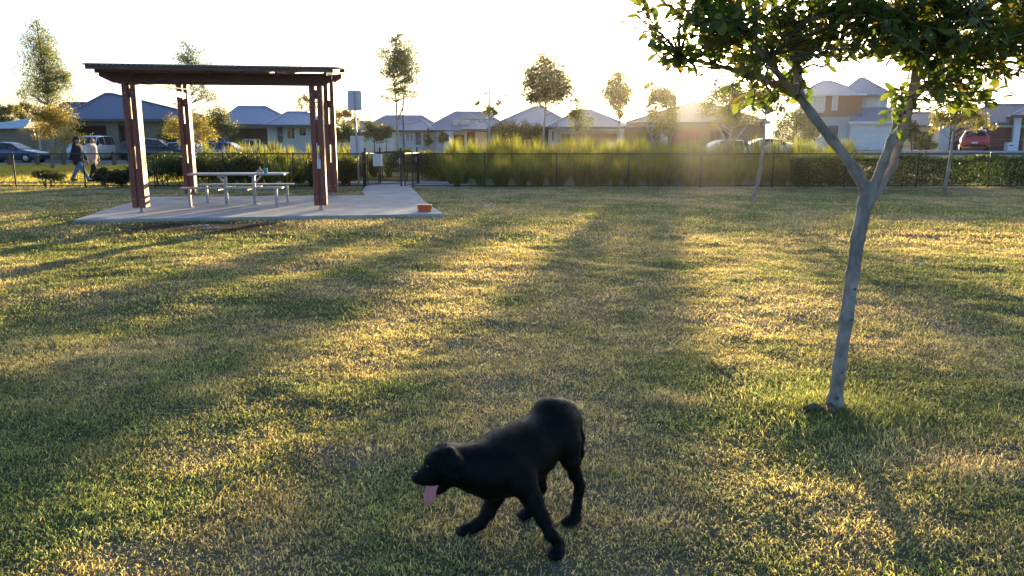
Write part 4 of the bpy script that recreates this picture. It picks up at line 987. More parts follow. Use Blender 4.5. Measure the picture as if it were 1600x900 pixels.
protos = [clump_mesh(230, 1.62, .80, .046, STRAP, 'strap_leaf_plant') for _ in range(4)]
spots = []
def bed(px0, px1, Y, n, s0, s1):
    for k in range(n):
        px = px0+(px1-px0)*(k+.5)/n; q = P(px, 250, Y)
        spots.append((q.x+random.uniform(-.25,.25), Y+random.uniform(-.3,.3), random.uniform(s0, s1)))
bed(700, 1245, 27.15, 20, .60, .72); bed(690, 1250, 28.7, 20, .68, .80); bed(685, 1340, 31.0, 22, .84, .98); bed(690, 1345, 33.4, 22, 1.02, 1.22); bed(700, 1340, 35.4, 22, 1.12, 1.34)
bed(345, 560, 28.6, 9, .62, .74); bed(330, 572, 31.0, 11, .84, .98); bed(320, 575, 33.4, 12, .98, 1.16); bed(560, 625, 34.5, 3, .7, .8); bed(650, 700, 34.0, 3, .6, .75)
for k, (x, y, s) in enumerate(spots):
    o = protos[k] if k < 4 else protos[k % 4].copy()
    if k >= 4: C.objects.link(o)
    o.location = (x, y, float(gz(x, y))-.03); o.rotation_euler = (0,0,random.uniform(0,6.28)); o.scale = (s*1.05, s*1.05, s)
    lab = 'strap-leaf mat-rush clump in the bed behind the picnic table' if x < gx0 else ('strap-leaf mat-rush clump growing right against the long mesh fence' if y < 29.7 else 'sun-tipped strap-leaf mat-rush clump standing taller, well behind the long mesh fence')
    tag(o, lab, 'plant', 'strap-leaf plants behind the fence')
fl = [clump_mesh(46, 1.15, .7, .075, [(.15,.19,.05),(.12,.16,.045),(.19,.2,.06)], 'flax_plant', .3) for _ in range(2)]
for o, px, lab in ((fl[0], 418, 'broad-leaved flax plant fanning out behind the picnic table, nearer the shelter posts on the left'), (fl[1], 447, 'broad-leaved flax plant fanning out behind the picnic table, next to the right-hand posts')):
    q = P(px, 250, 27.2); o.location = (q.x, 27.2, 0); tag(o, lab, 'plant', 'flax plants behind the picnic table')
o = fl[1].copy(); C.objects.link(o); q = P(487, 250, 27.6); o.location = (q.x, 27.6, 0); o.scale = (.9,.9,.85); o.rotation_euler = (0,0,2); tag(o, 'broad-leaved flax plant half hidden behind the right-hand shelter posts', 'plant', 'flax plants behind the picnic table')

def shrub(name, label, cx, cy, rx, ry, h_, n, cols, leaf=(.07,.045), group=None, lumps=9, box=False, cat='shrub', z0=.05):
    b = Vector((cx, cy, float(gz(cx, cy)))); t = thing(name, label, cat, b, 0, group)
    if box:
        # clipped block: leaves in a shell just inside the trimmed faces, uneven by a fine noise
        u = rng.random((n, 3)); L_, D_ = rx*2, ry*2
        face = rng.choice(4, n, p=(.46,.26,.20,.08)); p = np.stack([(u[:,0]-.5)*L_, (u[:,1]-.5)*D_, z0+u[:,2]*(h_-z0)], 1)
        p[face==0, 1] = -ry; p[face==1, 2] = h_; p[face==2, 1] = ry; p[face==3, 0] = np.where(u[face==3,0] < .5, -rx, rx)
        wob = (fbm(p[:,0]*1.6+7, p[:,2]*1.6+p[:,1], 15, 3)-.5)*.28
        p[:,1] += np.where(face==0, wob, np.where(face==2, -wob, 0)); p[:,2] += np.where(face==1, wob, 0)
        p += rng.normal(size=(n,3))*.035; pos = p
    else:
        cc = unit(lumps)*np.array((rx,ry,h_*.42))*.62; cc[:,2] += h_*.55; i = rng.integers(0, lumps, n)
        pos = cc[i]+unit(n)*(rng.random(n)**.45)[:,None]*np.array((rx,ry,h_*.45))*.52; pos[:,2] = np.abs(pos[:,2])
    V, F = leaf_quads(pos, leaf[0]*rng.uniform(.7,1.4,n), leaf[1]*rng.uniform(.7,1.3,n), .0)
    stuff(mesh_np('foliage', V, F, M['leaf'], t, col=np.repeat(tints(n, cols), 4, 0)))
    k = 0
    for s_ in range(5 if not box else int(rx*2/.8)):
        x = (random.uniform(-.3,.3)*rx) if not box else -rx+.4+s_*.8
        MB().tube([(x,0,-.1),(x+random.uniform(-.1,.1),random.uniform(-.1,.1),h_*.45),(x+random.uniform(-.25,.25),random.uniform(-.2,.2),h_*.85)], [.025,.018,.008], 6).build('stem', M['bark_dark'], t)
    return t
xa, xb = P(1246, 260, 27.2).x, 25.0
shrub('clipped_hedge', 'long clipped leafy hedge behind the fence beside the strap-leaf bed', (xa+xb)/2, 27.25, (xb-xa)/2, .5, .96, 42000, DARK+LEAFG, (.075,.05), box=True, cat='hedge')
i_ = [0]
for px, py_top, w, Y in ((76,264,.55,26.9),(163,262,.42,27.0),(190,262,.45,27.2),(214,260,.45,27.2)):
    q = P(px, 270, Y); h_ = P(px, py_top, Y).z
    lab = {76:'low scrubby bush growing through the fence by the golden tree', 163:'dark round bush just ahead of the walkers', 190:'dark bush between the walkers and the shelter post', 214:'dark bush right behind the left-hand shelter post'}[px]
    shrub('bush', lab, q.x, Y, w, .5, h_, 2600 if px > 100 else 1500, DARK+OLIVE, (.08,.05), 'bushes along the fence')
for px, w, h_, Y, cols, lab in ((262,1.5,1.15,27.7,DARK+LEAFG,'tall dense shrub behind the rear-left shelter post'),(318,1.4,1.2,27.8,LEAFG+OLIVE,'leafy olive shrub behind the left end of the picnic table'),(372,1.3,1.15,27.7,DARK+OLIVE,'dark shrub behind the middle of the picnic table'),
        (512,1.1,1.1,27.7,OLIVE+YOUNG,'yellow-green shrub behind the right-hand shelter posts'),(540,.6,1.0,27.6,OLIVE,'small olive shrub tucked beside the signpost'),(636,.9,1.25,31.5,GREYG+DARK,'grey-green rounded shrub beyond the gates'),(668,1.1,1.15,32.5,YOUNG+OLIVE,'golden-tipped mounded shrub beyond the gates')):
    q = P(px, 250, Y); shrub('bush', lab, q.x, Y, w, .7, h_, 5200, cols, (.08,.045), 'shrubs behind the fence')

# ------------------------------------------------------------------ two young park trees on the lawn
def park_tree(label, base_px, trunk, blobs, cols, n, tr):
    b = G(*base_px)
    return px_tree('young_park_tree', label, b.y, [base_px]+trunk, blobs, cols, n, (.10,.045), .4, tr, 'bark_main', group='young trees on the lawn', spread=.2)
park_tree('young park tree with thin wavy trunk on the lawn before the strap-leaf bed', (1175,315), [(1184,285),(1188,262),(1193,225),(1196,190),(1196,150)],
    [(1190,165,22,14),(1215,172,22,12),(1196,150,26,14),(1180,180,12,8),(1225,150,18,12)], LEAFG+YOUNG, 1500, .065)
park_tree('young park tree with a slim leaning trunk and golden crown before the clipped hedge', (1473,305), [(1480,275),(1486,240),(1490,205),(1492,170)],
    [(1485,178,32,16),(1515,185,26,16),(1535,200,20,10),(1470,165,18,10),(1505,165,26,12),(1460,195,16,10)], YOUNG+GOLD, 1900, .06)

# ------------------------------------------------------------------ the forked shade tree in front
TB = G(1303, 644); TY = TB.y
mt = thing('shade_tree', 'forked grey-barked shade tree with broad glossy leaves leaning over the lawn', 'tree', (TB.x, TB.y, float(H(TB.x, TB.y))-.01))
toff = mt.location.copy()
def TP(px, py, dy=0): return P(px, py, TY+dy)
limbs = [
    ([(1302,660,0),(1305,625,0),(1312,570,0),(1322,500,0),(1332,430,0),(1341,370,0),(1352,318,0),(1360,300,0)], [.050,.039,.037,.036,.036,.036,.039,.043]),
    ([(1357,304,0),(1338,268,.0),(1300,218,.02),(1268,178,.05),(1248,150,.06)], [.034,.029,.026,.024,.023]),
    ([(1248,150,.06),(1215,132,.08),(1165,114,.05),(1110,100,.0),(1062,90,-.05)], [.028,.021,.016,.011,.006]),
    ([(1248,150,.06),(1246,110,.12),(1236,50,.2),(1230,-30,.25),(1215,-120,.3)], [.027,.024,.020,.016,.008]),
    ([(1240,145,.06),(1200,95,-.12),(1150,40,-.25),(1110,-20,-.3)], [.020,.016,.011,.006]),
    ([(1363,300,0),(1380,255,-.05),(1392,222,-.08),(1402,190,-.08),(1412,160,-.06)], [.029,.024,.021,.018,.014]),
    ([(1368,300,0.02),(1392,258,.03),(1408,210,.04),(1422,160,.03),(1433,115,.0),(1442,60,-.05),(1448,-10,-.08),(1440,-110,-.1)], [.033,.030,.028,.026,.025,.022,.018,.010]),
    ([(1424,155,.03),(1450,130,.1),(1490,100,.2),(1540,70,.25),(1590,40,.3)], [.022,.017,.013,.010,.006]),
    ([(1436,100,0),(1470,60,-.15),(1520,20,-.3),(1570,-30,-.35)], [.024,.018,.013,.007]),
    ([(1440,70,-.04),(1400,30,-.2),(1360,-20,-.3),(1340,-80,-.3)], [.020,.016,.011,.006]),
    ([(1240,70,.18),(1290,40,.3),(1330,0,.4)], [.018,.013,.007])]
prims = []
for pts, rad in limbs[:2]+limbs[5:7]:
    q = [TP(*p)-toff for p in pts]
    prims += [(tuple(q[i]), rad[i], tuple(q[i+1]), rad[i+1]) for i in range(len(q)-1)]
for an in (0.4, 2.0, 3.6, 5.2):                                      # root flare
    prims.append(((0,0,.05), .034, (.075*math.cos(an), .075*math.sin(an), -.05), .018))
V, F = sdf_mesh(prims, .0085, .022)
V = V + (fbm(V[:,0]*30+V[:,2]*9, V[:,1]*30+V[:,2]*7, 4, 3)-.5)[:, None]*.006*np.array((1,1,0))
mesh_np('trunk', V, F, M['bark_main'], mt, smooth=True)
for pts, rad in limbs[2:5]+limbs[7:]:
    MB().tube([TP(*p)-toff for p in pts], rad, 9).build('limb', M['bark_main'], mt, True)
# dark torn patches at the foot and pruning scars
for (px, py, r_) in ((1297,634,.020),(1312,640,.016),(1308,622,.012),(1316,583,.008),(1336,452,.008),(1330,500,.006)):
    q = TP(px, py, -.05)-toff; q = q+Vector((0,-.0,0))
    MB().lathe([(r_,0),(r_*.9,.004),(r_*.3,.006)], 9, (0,0,0)).build('bark_scar', M['bark_dark'], mt).matrix_local = Matrix.Translation(q) @ Matrix.Rotation(R(90), 4, 'X')

blobs = [(1008,32,24,20,-.1),(1040,62,28,22,-.15),(1062,88,30,14,-.05),(1080,30,46,36,-.15),(1125,72,44,28,-.1),(1140,20,60,44,-.3),(1185,92,44,28,0),(1200,45,52,46,-.1),(1222,130,40,20,.1),(1262,70,48,34,.2),(1262,25,60,44,.2),
    (1322,64,46,32,.1),(1320,20,60,44,-.2),(1386,74,44,26,-.15),(1385,30,60,46,-.25),(1440,78,56,38,0),(1445,20,70,46,-.2),(1500,90,50,36,.15),(1520,30,66,50,-.2),(1566,80,44,40,.2),(1590,30,60,50,.1),(1640,60,60,50,.2),
    (1180,155,20,14,.05),(1160,128,26,14,.0),(1395,148,16,12,-.1),(1392,176,18,13,-.12),(1408,196,9,9,-.08),(1470,128,34,20,.05),(1505,150,34,18,.1),(1540,140,18,20,.15),(1478,150,20,14,-.05),(1560,112,24,16,.15),
    (1090,-60,90,50,-.2),(1220,-70,110,60,.1),(1350,-80,120,60,-.1),(1480,-70,120,60,-.1),(1600,-50,90,60,.1),(1280,-190,140,80,.2),(1430,-190,140,80,-.1)]
leafs = []                                                            # (base, dir, normal, length)
twigs = MB()
skel = [TP(*p) for pts, _ in limbs[1:] for p in pts]; skel = [a_ for a_ in skel]
for (cx, cy, rx, ry, dy) in blobs:
    ns = max(3, int(rx*ry/70)); 
    if cy < -30: ns = int(ns*.55)
    for k in range(ns):
        u = Vector(unit(1)[0])*random.random()**.45
        c = TP(cx+u.x*rx, cy-u.z*ry, dy+u.y*.38)
        root = min(skel, key=lambda s_: (s_-c).length + (.25 if s_.z > c.z+.1 else 0))
        d = (c-root).normalized(); d = (d+Vector(unit(1)[0])*.45+Vector((0,0,.12))).normalized()
        a_ = c-d*.13
        if k % 2 == 0 or cy < 0: twigs.tube([root.lerp(a_, .25 if (root-a_).length > .3 else 0), root.lerp(a_, .65)+Vector((0,0,.02)), a_, c+d*.05], [.006,.005,.0035,.002], 5, cap=False)
        else: twigs.tube([a_-d*.12, a_, c+d*.05], [.004,.0035,.002], 5, cap=False)
        s0 = d.cross(Vector((0,0,1))).normalized() if abs(d.z) < .95 else Vector((1,0,0))
        nl = random.randint(6, 9)
        for j in range(nl):
            f = j/(nl-1); ang = j*2.4+random.uniform(-.4,.4)
            side = (s0*math.cos(ang)+d.cross(s0)*math.sin(ang))
            ld = (d*(.35+.55*f)+side*(1.0-.55*f)+Vector((0,0,-.12))).normalized()
            nn = (Vector((0,0,1))+Vector(unit(1)[0])*.6); nn = (nn-ld*nn.dot(ld)).normalized()
            leafs.append((a_+d*(.20*f), ld, nn, random.uniform(.042,.085)))
stuff(twigs.build('twigs', M['bark_dark'], mt, True, off=toff))
prof = [(0,.0),(.12,.16),(.35,.42),(.62,.5),(.85,.34),(1,0)]           # half-width along the leaf
def leaf_local(curl, w):
    V = [(0,0,0)]; 
    for x, y_ in prof[1:-1]:
        z = -curl*x*x; V += [(x, y_*w, z+.10*y_), (x, 0, z), (x, -y_*w, z+.10*y_)]
    V.append((1,0,-curl)); F = [(0,2,1),(0,3,2)]
    for k in range(3):
        o = 1+3*k; F += [(o,o+1,o+4),(o,o+4,o+3),(o+1,o+2,o+5),(o+1,o+5,o+4)]
    F += [(10,11,13),(11,12,13)]
    return np.array(V), np.array(F)
L0, LF = leaf_local(.16, .52)
LCOL = np.array([(.048,.085,.018),(.068,.115,.022),(.038,.068,.016),(.10,.13,.028),(.115,.095,.03)])
score = []
for k, (b, d, nn, ln) in enumerate(leafs):
    c = b+d*ln*.5; v = c-cam.location; zc = v.y*cp-v.z*sp; pxl = 800+FPX*v.x/zc; pyl = 450-FPX*(v.z*cp+v.y*sp)/zc
    inside = 0 < pxl < 1600 and 0 < pyl < 900
    score.append((-(2 if inside else 0)-(pyl/400 if inside else 0)+v.y*.5, k))
single = set(k for _, k in sorted(score)[:300])
rest = [l for k, l in enumerate(leafs) if k not in single]
B = np.array([list(l[0]) for l in rest]); Dv = np.array([list(l[1]) for l in rest]); Nv = np.array([list(l[2]) for l in rest]); Sv = np.cross(Nv, Dv); Ln = np.array([l[3] for l in rest])[:, None, None]
VV = B[:, None]+Ln*(L0[None,:,0:1]*Dv[:,None]+L0[None,:,1:2]*Sv[:,None]+L0[None,:,2:3]*Nv[:,None])
nv = len(L0); FF = (LF[None]+nv*np.arange(len(rest))[:, None, None]).reshape(-1, 3)
colr = np.repeat(tints(len(rest), LCOL, v=.25), nv, 0)
crown = stuff(mesh_np('crown', VV.reshape(-1,3), FF, M['leafbig'], mt, off=toff, smooth=True, col=colr))
meshes = []
for k in range(6):
    lv, lf = leaf_local(.08+.05*k, .46+.05*(k % 3)); o = mesh_np('leaf', lv, lf, M['leafbig'], crown, smooth=True, col=np.repeat(tints(1, LCOL+.012, v=.2), len(lv), 0)); meshes.append(o)
for j, k in enumerate(sorted(single)):
    b, d, nn, ln = leafs[k]
    o = meshes[j] if j < 6 else meshes[j % 6].copy()
    if j >= 6: C.objects.link(o); o.parent = crown
    s_ = nn.cross(d); m4 = Matrix((d, s_, nn)).transposed().to_4x4(); m4.translation = b-toff
    o.matrix_local = m4 @ Matrix.Scale(ln, 4)
# curl of loose bark lying against the foot of the trunk
q = [G(1256,650),G(1270,647),G(1285,648),G(1297,652),G(1306,657)]
bs = MB()
w_ = [.012,.02,.024,.022,.012]
Vb = []; Fb = []
for k, p in enumerate(q):
    zz = float(H(p.x, p.y)); t_ = (q[min(k+1,4)]-q[max(k-1,0)]).normalized(); s_ = Vector((-t_.y, t_.x, 0))
    for j, f in enumerate((-1,-.5,0,.5,1)):
        Vb.append((p.x+s_.x*w_[k]*f, p.y+s_.y*w_[k]*f, zz+.012+.022*(1-f*f)+.012*math.sin(k*1.9+.5)))
    for j, f in enumerate((1,.5,0,-.5,-1)):
        Vb.append((p.x+s_.x*w_[k]*f, p.y+s_.y*w_[k]*f, zz+.004+.018*(1-f*f)+.012*math.sin(k*1.9+.5)))
for k in range(4):
    for j in range(10): Fb.append((k*10+j, k*10+(j+1)%10, (k+1)*10+(j+1)%10, (k+1)*10+j))
Fb += [tuple(range(10))[::-1], tuple(range(40,50))]
o = bs.add(Vb, Fb).build('bark_strip', mat('dry_bark', (.12,.075,.05), .85, .4, 25, bump=.4, bscale=50), smooth=True); fix_normals(o)
tag(o, 'curled strip of loose brown bark on the grass at the foot of the forked tree', 'bark')

# ------------------------------------------------------------------ the black dog
dog_base = (G(897,810)+G(735,833)+G(872,866)+G(828,800))/4; dog_base.z = float(H(dog_base.x, dog_base.y))
dg = thing('black_dog', 'black labrador-like dog walking over the grass with its pink tongue out', 'dog', dog_base)
def DP(px, py, Y): return P(px, py, Y)-dog_base
def foot(px, py, h_=.012):
    g = G(px, py); g.z = float(H(g.x, g.y))+h_; return g-dog_base
def chain(*nodes):
    out = []
    for a_, b_ in zip(nodes[:-1], nodes[1:]): out.append((tuple(a_[0]), a_[1], tuple(b_[0]), b_[1]))
    return out
pr = []
pr += chain((DP(872,660,3.05),.094),(DP(848,682,2.98),.098),(DP(818,704,2.91),.116),(DP(788,721,2.85),.122),(DP(762,731,2.79),.104),(DP(738,729,2.765),.080),(DP(714,726,2.745),.069),(DP(695,721,2.73),.060))
pr += chain((DP(838,712,2.93),.076),(DP(806,730,2.87),.098),(DP(770,742,2.80),.082),(DP(735,746,2.77),.046))          # belly and brisket
pr += chain((DP(858,648,3.04),.07),(DP(876,652,3.06),.072))                                                              # croup
hd = chain((DP(696,718,2.73),.062),(DP(683,725,2.715),.050)) + chain((DP(679,738,2.712),.038),(DP(664,744,2.70),.029),(DP(653,746,2.695),.024))
hd += chain((DP(682,714,2.69),.024),(DP(672,720,2.69),.015)) + chain((DP(694,742,2.725),.036),(DP(678,747,2.71),.027))      # brow, cheek
hd += chain((DP(700,748,2.735),.028),(DP(690,761,2.72),.017),(DP(684,768,2.712),.012))                                    # hanging lower jaw
ears = chain((DP(702,706,2.69),.018),(DP(711,724,2.672),.026),(DP(708,742,2.668),.018),(DP(704,750,2.668),.009)) + chain((DP(702,701,2.78),.014),(DP(716,700,2.80),.016))
fb = foot(872,864); fa = foot(737,832); fc = foot(897,810); fd = foot(829,799)
def paw(f, dx, dy):
    out = [((f[0]-dx*.2, f[1]-dy*.2, f[2]+.006), .024, (f[0]+dx*.5, f[1]+dy*.5, f[2]), .025, .012)]
    for s in (-1.1,-.37,.37,1.1):
        nx_, ny_ = -dy, dx; l = math.hypot(nx_, ny_) or 1; nx_, ny_ = nx_/l*.014*s, ny_/l*.014*s
        e = 1.15-.12*abs(s)
        out.append(((f[0]+dx*.4+nx_, f[1]+dy*.4+ny_, f[2]), .014, (f[0]+dx*e+nx_*1.15, f[1]+dy*e+ny_*1.15, f[2]-.006), .0125, .006))
    return out
pr += chain((DP(795,728,2.77),.064),(DP(815,752,2.755),.049),(DP(833,782,2.74),.033),(DP(847,808,2.715),.0245),(DP(861,836,2.69),.021),(fb+Vector((0,.008,.025)),.0205)) + paw(fb, -.014, -.040)
pr += chain((DP(772,748,2.86),.054),(DP(773,776,2.88),.035),(DP(763,800,2.87),.025),(DP(751,818,2.865),.0205),(fa+Vector((.02,.0,.024)),.020)) + paw(fa, -.045, -.012)
pr += chain((DP(874,668,3.0),.080),(DP(885,692,2.98),.058),(DP(891,718,2.97),.036),(DP(899,742,2.985),.0235),(DP(906,757,3.0),.0195),(DP(904,772,2.995),.0165),(DP(901,792,2.988),.017),(fc+Vector((.004,.01,.024)),.019)) + paw(fc, -.036, -.026)
pr += chain((DP(858,676,3.09),.072),(DP(848,716,3.09),.044),(DP(842,744,3.10),.028),(DP(846,762,3.12),.020),(DP(838,780,3.10),.017),(fd+Vector((.01,.01,.024)),.019)) + paw(fd, -.036, -.026)
pr += chain((DP(890,640,3.10),.028),(DP(901,656,3.12),.020),(DP(907,684,3.12),.015),(DP(908,708,3.10),.010),(DP(906,726,3.08),.006))
pr = [p if len(p) > 4 or i_ > 13 else p+(.034,) for i_, p in enumerate(pr)]
V, F = sdf_mesh(pr+hd+ears, .0062, .022)
fur = mat('short_black_fur', (.0025,.0025,.0029), .5, .35, 60, bump=.35, bscale=260, spec=.16)
fur.node_tree.nodes['Principled BSDF'].inputs['Sheen Weight'].default_value = .0
mesh_np('body', V, F, fur, dg, smooth=True)
# short coat: fine hairs lying back along the body
tri = np.concatenate([F[:, [0,1,2]], F[:, [0,2,3]]]); e1, e2 = V[tri[:,1]]-V[tri[:,0]], V[tri[:,2]]-V[tri[:,0]]
nrm = np.cross(e1, e2); ar = np.linalg.norm(nrm, axis=1); nh = 60000
ti = rng.choice(len(tri), nh, p=ar/ar.sum()); u1, u2 = rng.random(nh), rng.random(nh); fl_ = u1+u2 > 1; u1[fl_], u2[fl_] = 1-u1[fl_], 1-u2[fl_]
hp_ = V[tri[ti,0]]+e1[ti]*u1[:,None]+e2[ti]*u2[:,None]; hn = nrm[ti]/(ar[ti][:,None]+1e-12)
flow = np.array((.55,.55,-.55))+rng.normal(size=(nh,3))*.22; flow -= hn*(flow*hn).sum(1)[:,None]; flow /= np.linalg.norm(flow, axis=1)[:,None]+1e-9
hd_dir = flow*.93+hn*rng.uniform(.12,.42,nh)[:,None]; side = np.cross(hn, flow); hl = rng.uniform(.006,.012,nh)[:,None]
HV = np.stack([hp_-side*.0009-hn*.001, hp_+side*.0009-hn*.001, hp_+hd_dir*hl], 1).reshape(-1,3)
stuff(mesh_np('coat', HV, np.arange(3*nh).reshape(-1,3), mat('black_hair', (.0022,.0022,.0026), .34, .3, 60, spec=.2), dg))
wet = mat('wet_black', (.008,.008,.009), .18, .2, 60); pink = mat('pink_tongue', (.60,.19,.20), .3, .12, 30, bump=.1, bscale=90)
V, F = sdf_mesh([(tuple(DP(650,742,2.688)), .014, tuple(DP(648,746,2.694)), .013)], .004, .01); mesh_np('nose', V, F, wet, dg, smooth=True)
V, F = sdf_mesh([(tuple(DP(669,729,2.672)), .0085, tuple(DP(669.5,729,2.674)), .0085)], .003, .005); mesh_np('eye', V, F, mat('brown_eye', (.006,.004,.003), .12, .2, 60, spec=.9), dg, smooth=True)
tq = [DP(682,755,2.70), DP(676,758,2.69), DP(672,768,2.685), DP(671,780,2.683), DP(669,789,2.680)]; tw_ = [.018,.022,.023,.024,.014]
Vt = []; Ft = []
for k, p in enumerate(tq):
    for f in (-1,-.5,0,.5,1): Vt.append((p.x+f*tw_[k], p.y+.006*(1-f*f)+.002, p.z))
    for f in (1,.5,0,-.5,-1): Vt.append((p.x+f*tw_[k]*.97, p.y+.006*(1-f*f)-.006*(1-abs(f)**3*.8), p.z))
for k in range(4):
    for j in range(10): Ft.append((k*10+j, k*10+(j+1)%10, (k+1)*10+(j+1)%10, (k+1)*10+j))
Ft += [tuple(range(10))[::-1], tuple(range(40,50))]
o = MB().add(Vt, Ft).build('tongue', pink, dg, smooth=True); fix_normals(o)
md = o.modifiers.new('subsurf', 'SUBSURF'); md.levels = 1; md.render_levels = 2

# ------------------------------------------------------------------ two people walking beyond the fence
skin = mat('skin', (.36,.21,.145), .55, .08, 10)
def person(label, loc, rz, legs, top_m, leg_m, hair_m, cap_m=None, coat=.03, hem=.82, arm=(.12,-.16), fat=1.0):
    t = thing('person', label, 'person', loc, rz, 'people walking on the verge')
    (kf, af), (kb, ab) = legs                                           # (knee x,z),(ankle x,z) of the leading and trailing leg
    hip, chest, neck, head = (0,0,.90), (.02,0,1.26), (.03,0,1.44), (.05,0,1.585)
    W = .165
    leg = []
    for s, k, a_ in ((-1,kf,af),(1,kb,ab)):
        leg += [((0,s*.085,.88),.085*fat,(k[0],s*.09,k[1]),.058*fat),((k[0],s*.09,k[1]),.058*fat,(a_[0],s*.09,a_[1]),.038)]
    feet = []
    for s, a_ in ((-1,af),(1,ab)): feet += [((a_[0],s*.09,a_[1]-.03),.036,(a_[0]+.15,s*.095,a_[1]-.045),.030)]
    tor = [((0,-.06,.93),.125*fat,(0,.06,.93),.125*fat),((0,0,.95),.135*fat,(.02,0,1.25),.135*fat),((.02,-.08,1.28),.105*fat,(.02,.08,1.28),.105*fat),((.02,-W,1.38),.055,(.02,W,1.38),.055)]
    arms = []; hands = []
    for s, sw in ((-1,arm[1]),(1,arm[0])):
        sh_, el, wr_ = (.02,s*(W+.02),1.37), (.02+sw*.5,s*(W+.07),1.10), (.06+sw*1.25,s*(W+.07),.87)
        arms += [(sh_,.052,el,.043),(el,.043,wr_,.032)]
        hands += [(wr_,.03,(wr_[0]+.02,wr_[1],wr_[2]-.07),.034)]
        for f in range(4): hands.append(((wr_[0]+.02+(f-1.5)*.017,wr_[1],wr_[2]-.08),.012,(wr_[0]+.035+(f-1.5)*.016,wr_[1]-s*.012,wr_[2]-.155+.012*abs(f-1.2)),.009,.006))
        hands.append(((wr_[0]+.035,wr_[1]-s*.01,wr_[2]-.04),.012,(wr_[0]+.07,wr_[1]-s*.02,wr_[2]-.09),.010,.006))
    hd_ = [(neck,.055,(.04,0,1.52),.055),((.035,0,1.61),.092,(.05,0,1.59),.09),((.075,0,1.57),.07,(.085,0,1.53),.05),((.14,0,1.575),.014,(.155,0,1.555),.014,.01),((.035,-.092,1.58),.016,(.04,-.094,1.55),.012,.01),((.035,.092,1.58),.016,(.04,.094,1.55),.012,.01)]
    V, F = sdf_mesh(leg+feet+tor+arms+hands+hd_, .014, .035); mesh_np('body', V, F, skin, t, smooth=True)
    gr = lambda L_, d: [(p[0], p[1]+d, p[2], p[3]+d)+tuple(p[4:]) for p in L_]
    V, F = sdf_mesh(gr(leg, .018)+gr(tor[:1], .008), .015, .03); mesh_np('trousers', V, F, leg_m, t, smooth=True)
    V, F = sdf_mesh(gr(tor, coat)+gr(arms, .02)+[((0,-.07,hem),.13*fat+coat*.6,(0,.07,hem),.13*fat+coat*.6)], .015, .04); mesh_np('top', V, F, top_m, t, smooth=True)
    for s, a_ in ((-1,af),(1,ab)):
        V, F = sdf_mesh([((a_[0]-.03,s*.09,a_[1]-.035),.046,(a_[0]+.16,s*.095,a_[1]-.05),.038)], .014, .02); mesh_np('shoe', V, F, M['trim'] if hair_m else M['white'], t, smooth=True)
    hp = [((.0,0,1.63),.10,(.02,0,1.60),.098),((-.04,0,1.58),.075,(-.05,0,1.50),.06)]
    if cap_m: hp += [((.05,0,1.655),.085,(.02,0,1.655),.088),((.12,0,1.635),.03,(.20,0,1.625),.022,.02)]
    else: hp += [((-.06,0,1.56),.045,(-.09,0,1.36),.03)]
    V, F = sdf_mesh(hp, .014, .03)
    V = V[:]; mesh_np('cap' if cap_m else 'hair', V, F, cap_m or hair_m, t, smooth=True)
    for s in (-1,1):
        MB().lathe([(.008,-.003),(.009,0),(.005,.004)], 8, (.137, s*.034, 1.60), 0).build('eye', wet, t)
    return t
q = G(125, 283.5)
person('person in dark jacket, cap and blue jeans striding along the verge', (q.x, q.y, float(H(q.x,q.y))), 0, (((.19,.50),(.40,.10)),((-.10,.48),(-.34,.13))),
       mat('dark_navy_cloth', (.018,.018,.026), .85, .25, 12), mat('blue_denim', (.12,.19,.33), .85, .2, 25), M['trim'], mat('dark_cap', (.02,.014,.014), .8, .2, 9), .035, .78)
q = G(133, 281.5)
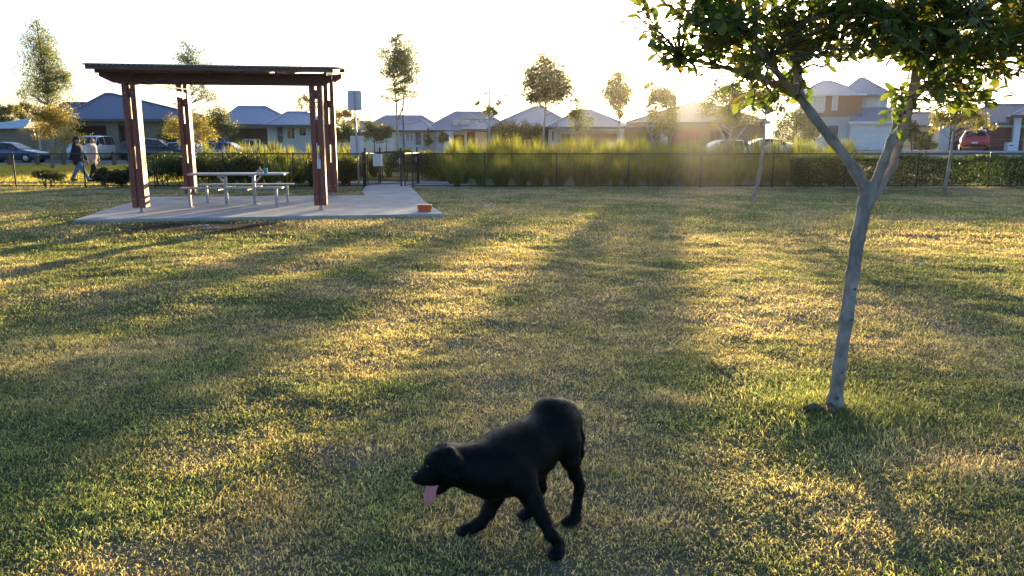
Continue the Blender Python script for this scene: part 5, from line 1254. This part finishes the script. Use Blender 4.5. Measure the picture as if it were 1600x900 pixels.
person('person in loose cream top and black trousers walking beside the jacketed one', (q.x+.18, q.y+.35, float(H(q.x,q.y))), 0, (((.10,.49),(.16,.09)),((-.05,.47),(-.20,.12))),
       mat('cream_pink_cloth', (.55,.42,.36), .85, .1, 12), mat('black_cloth', (.015,.015,.017), .85, .2, 12), mat('dark_brown_hair', (.03,.018,.012), .55, .3, 30), None, .045, .74, (.05,-.05), 1.02)

# ------------------------------------------------------------------ pebbles on the worn soil and scraps on the lawn
pv, pf = sdf_mesh([((-.02,0,.01),.022,(.02,.005,.012),.018)], .012, .01)
ps = mesh_np('pebble', pv, pf, M['stone'], smooth=True); first = True
for (px, py) in ((288,352),(300,353),(306,355),(312,352),(322,351),(326,356),(331,353),(296,357),(340,355),(282,356),(318,358)):
    g = G(px, py); o = ps if first else ps.copy()
    if not first: C.objects.link(o)
    first = False; o.location = (g.x, g.y, float(H(g.x, g.y))); s_ = random.uniform(.5, 1.15); o.scale = (s_, s_, s_*.8); o.rotation_euler = (0,0,random.uniform(0,6))
    tag(o, 'pale pebble lying on the worn dark soil before the concrete', 'pebble', 'pebbles on the worn soil')
sv = np.array([(-.03,-.02,0),(.03,-.025,.012),(.035,.02,.004),(0,.03,.02),(-.03,.015,.003),(0,0,.03)]); sf = np.array([(0,1,5),(1,2,5),(2,3,5),(3,4,5),(4,0,5)])
sc = mesh_np('paper_scrap', sv, sf, M['white']); first = True
for (px, py, lab) in ((792,402,'scrap of white paper lying alone on the shaded lawn'),(1440,414,'scrap of white paper on the sunlit lawn behind the forked trunk')):
    g = G(px, py); o = sc if first else sc.copy()
    if not first: C.objects.link(o)
    first = False; o.location = (g.x, g.y, float(H(g.x, g.y))+.02); o.scale = (.8,)*3; tag(o, lab, 'litter')

# ------------------------------------------------------------------ thin warm haze volume added for the veil of glare round the sun
hz_m = bpy.data.materials.new('sun_glare_haze'); hz_m.use_nodes = True; N, L = hz_m.node_tree.nodes, hz_m.node_tree.links
N.remove(N['Principled BSDF']); pv_ = N.new('ShaderNodeVolumePrincipled'); pv_.inputs['Color'].default_value = (.95,.93,.9,1); pv_.inputs['Density'].default_value = .00012; pv_.inputs['Anisotropy'].default_value = .88
L.new(pv_.outputs[0], N['Material Output'].inputs['Volume'])
hz = stuff(MB().box((-1000,-320,-6), (1000,1350,26)).build('haze', hz_m))
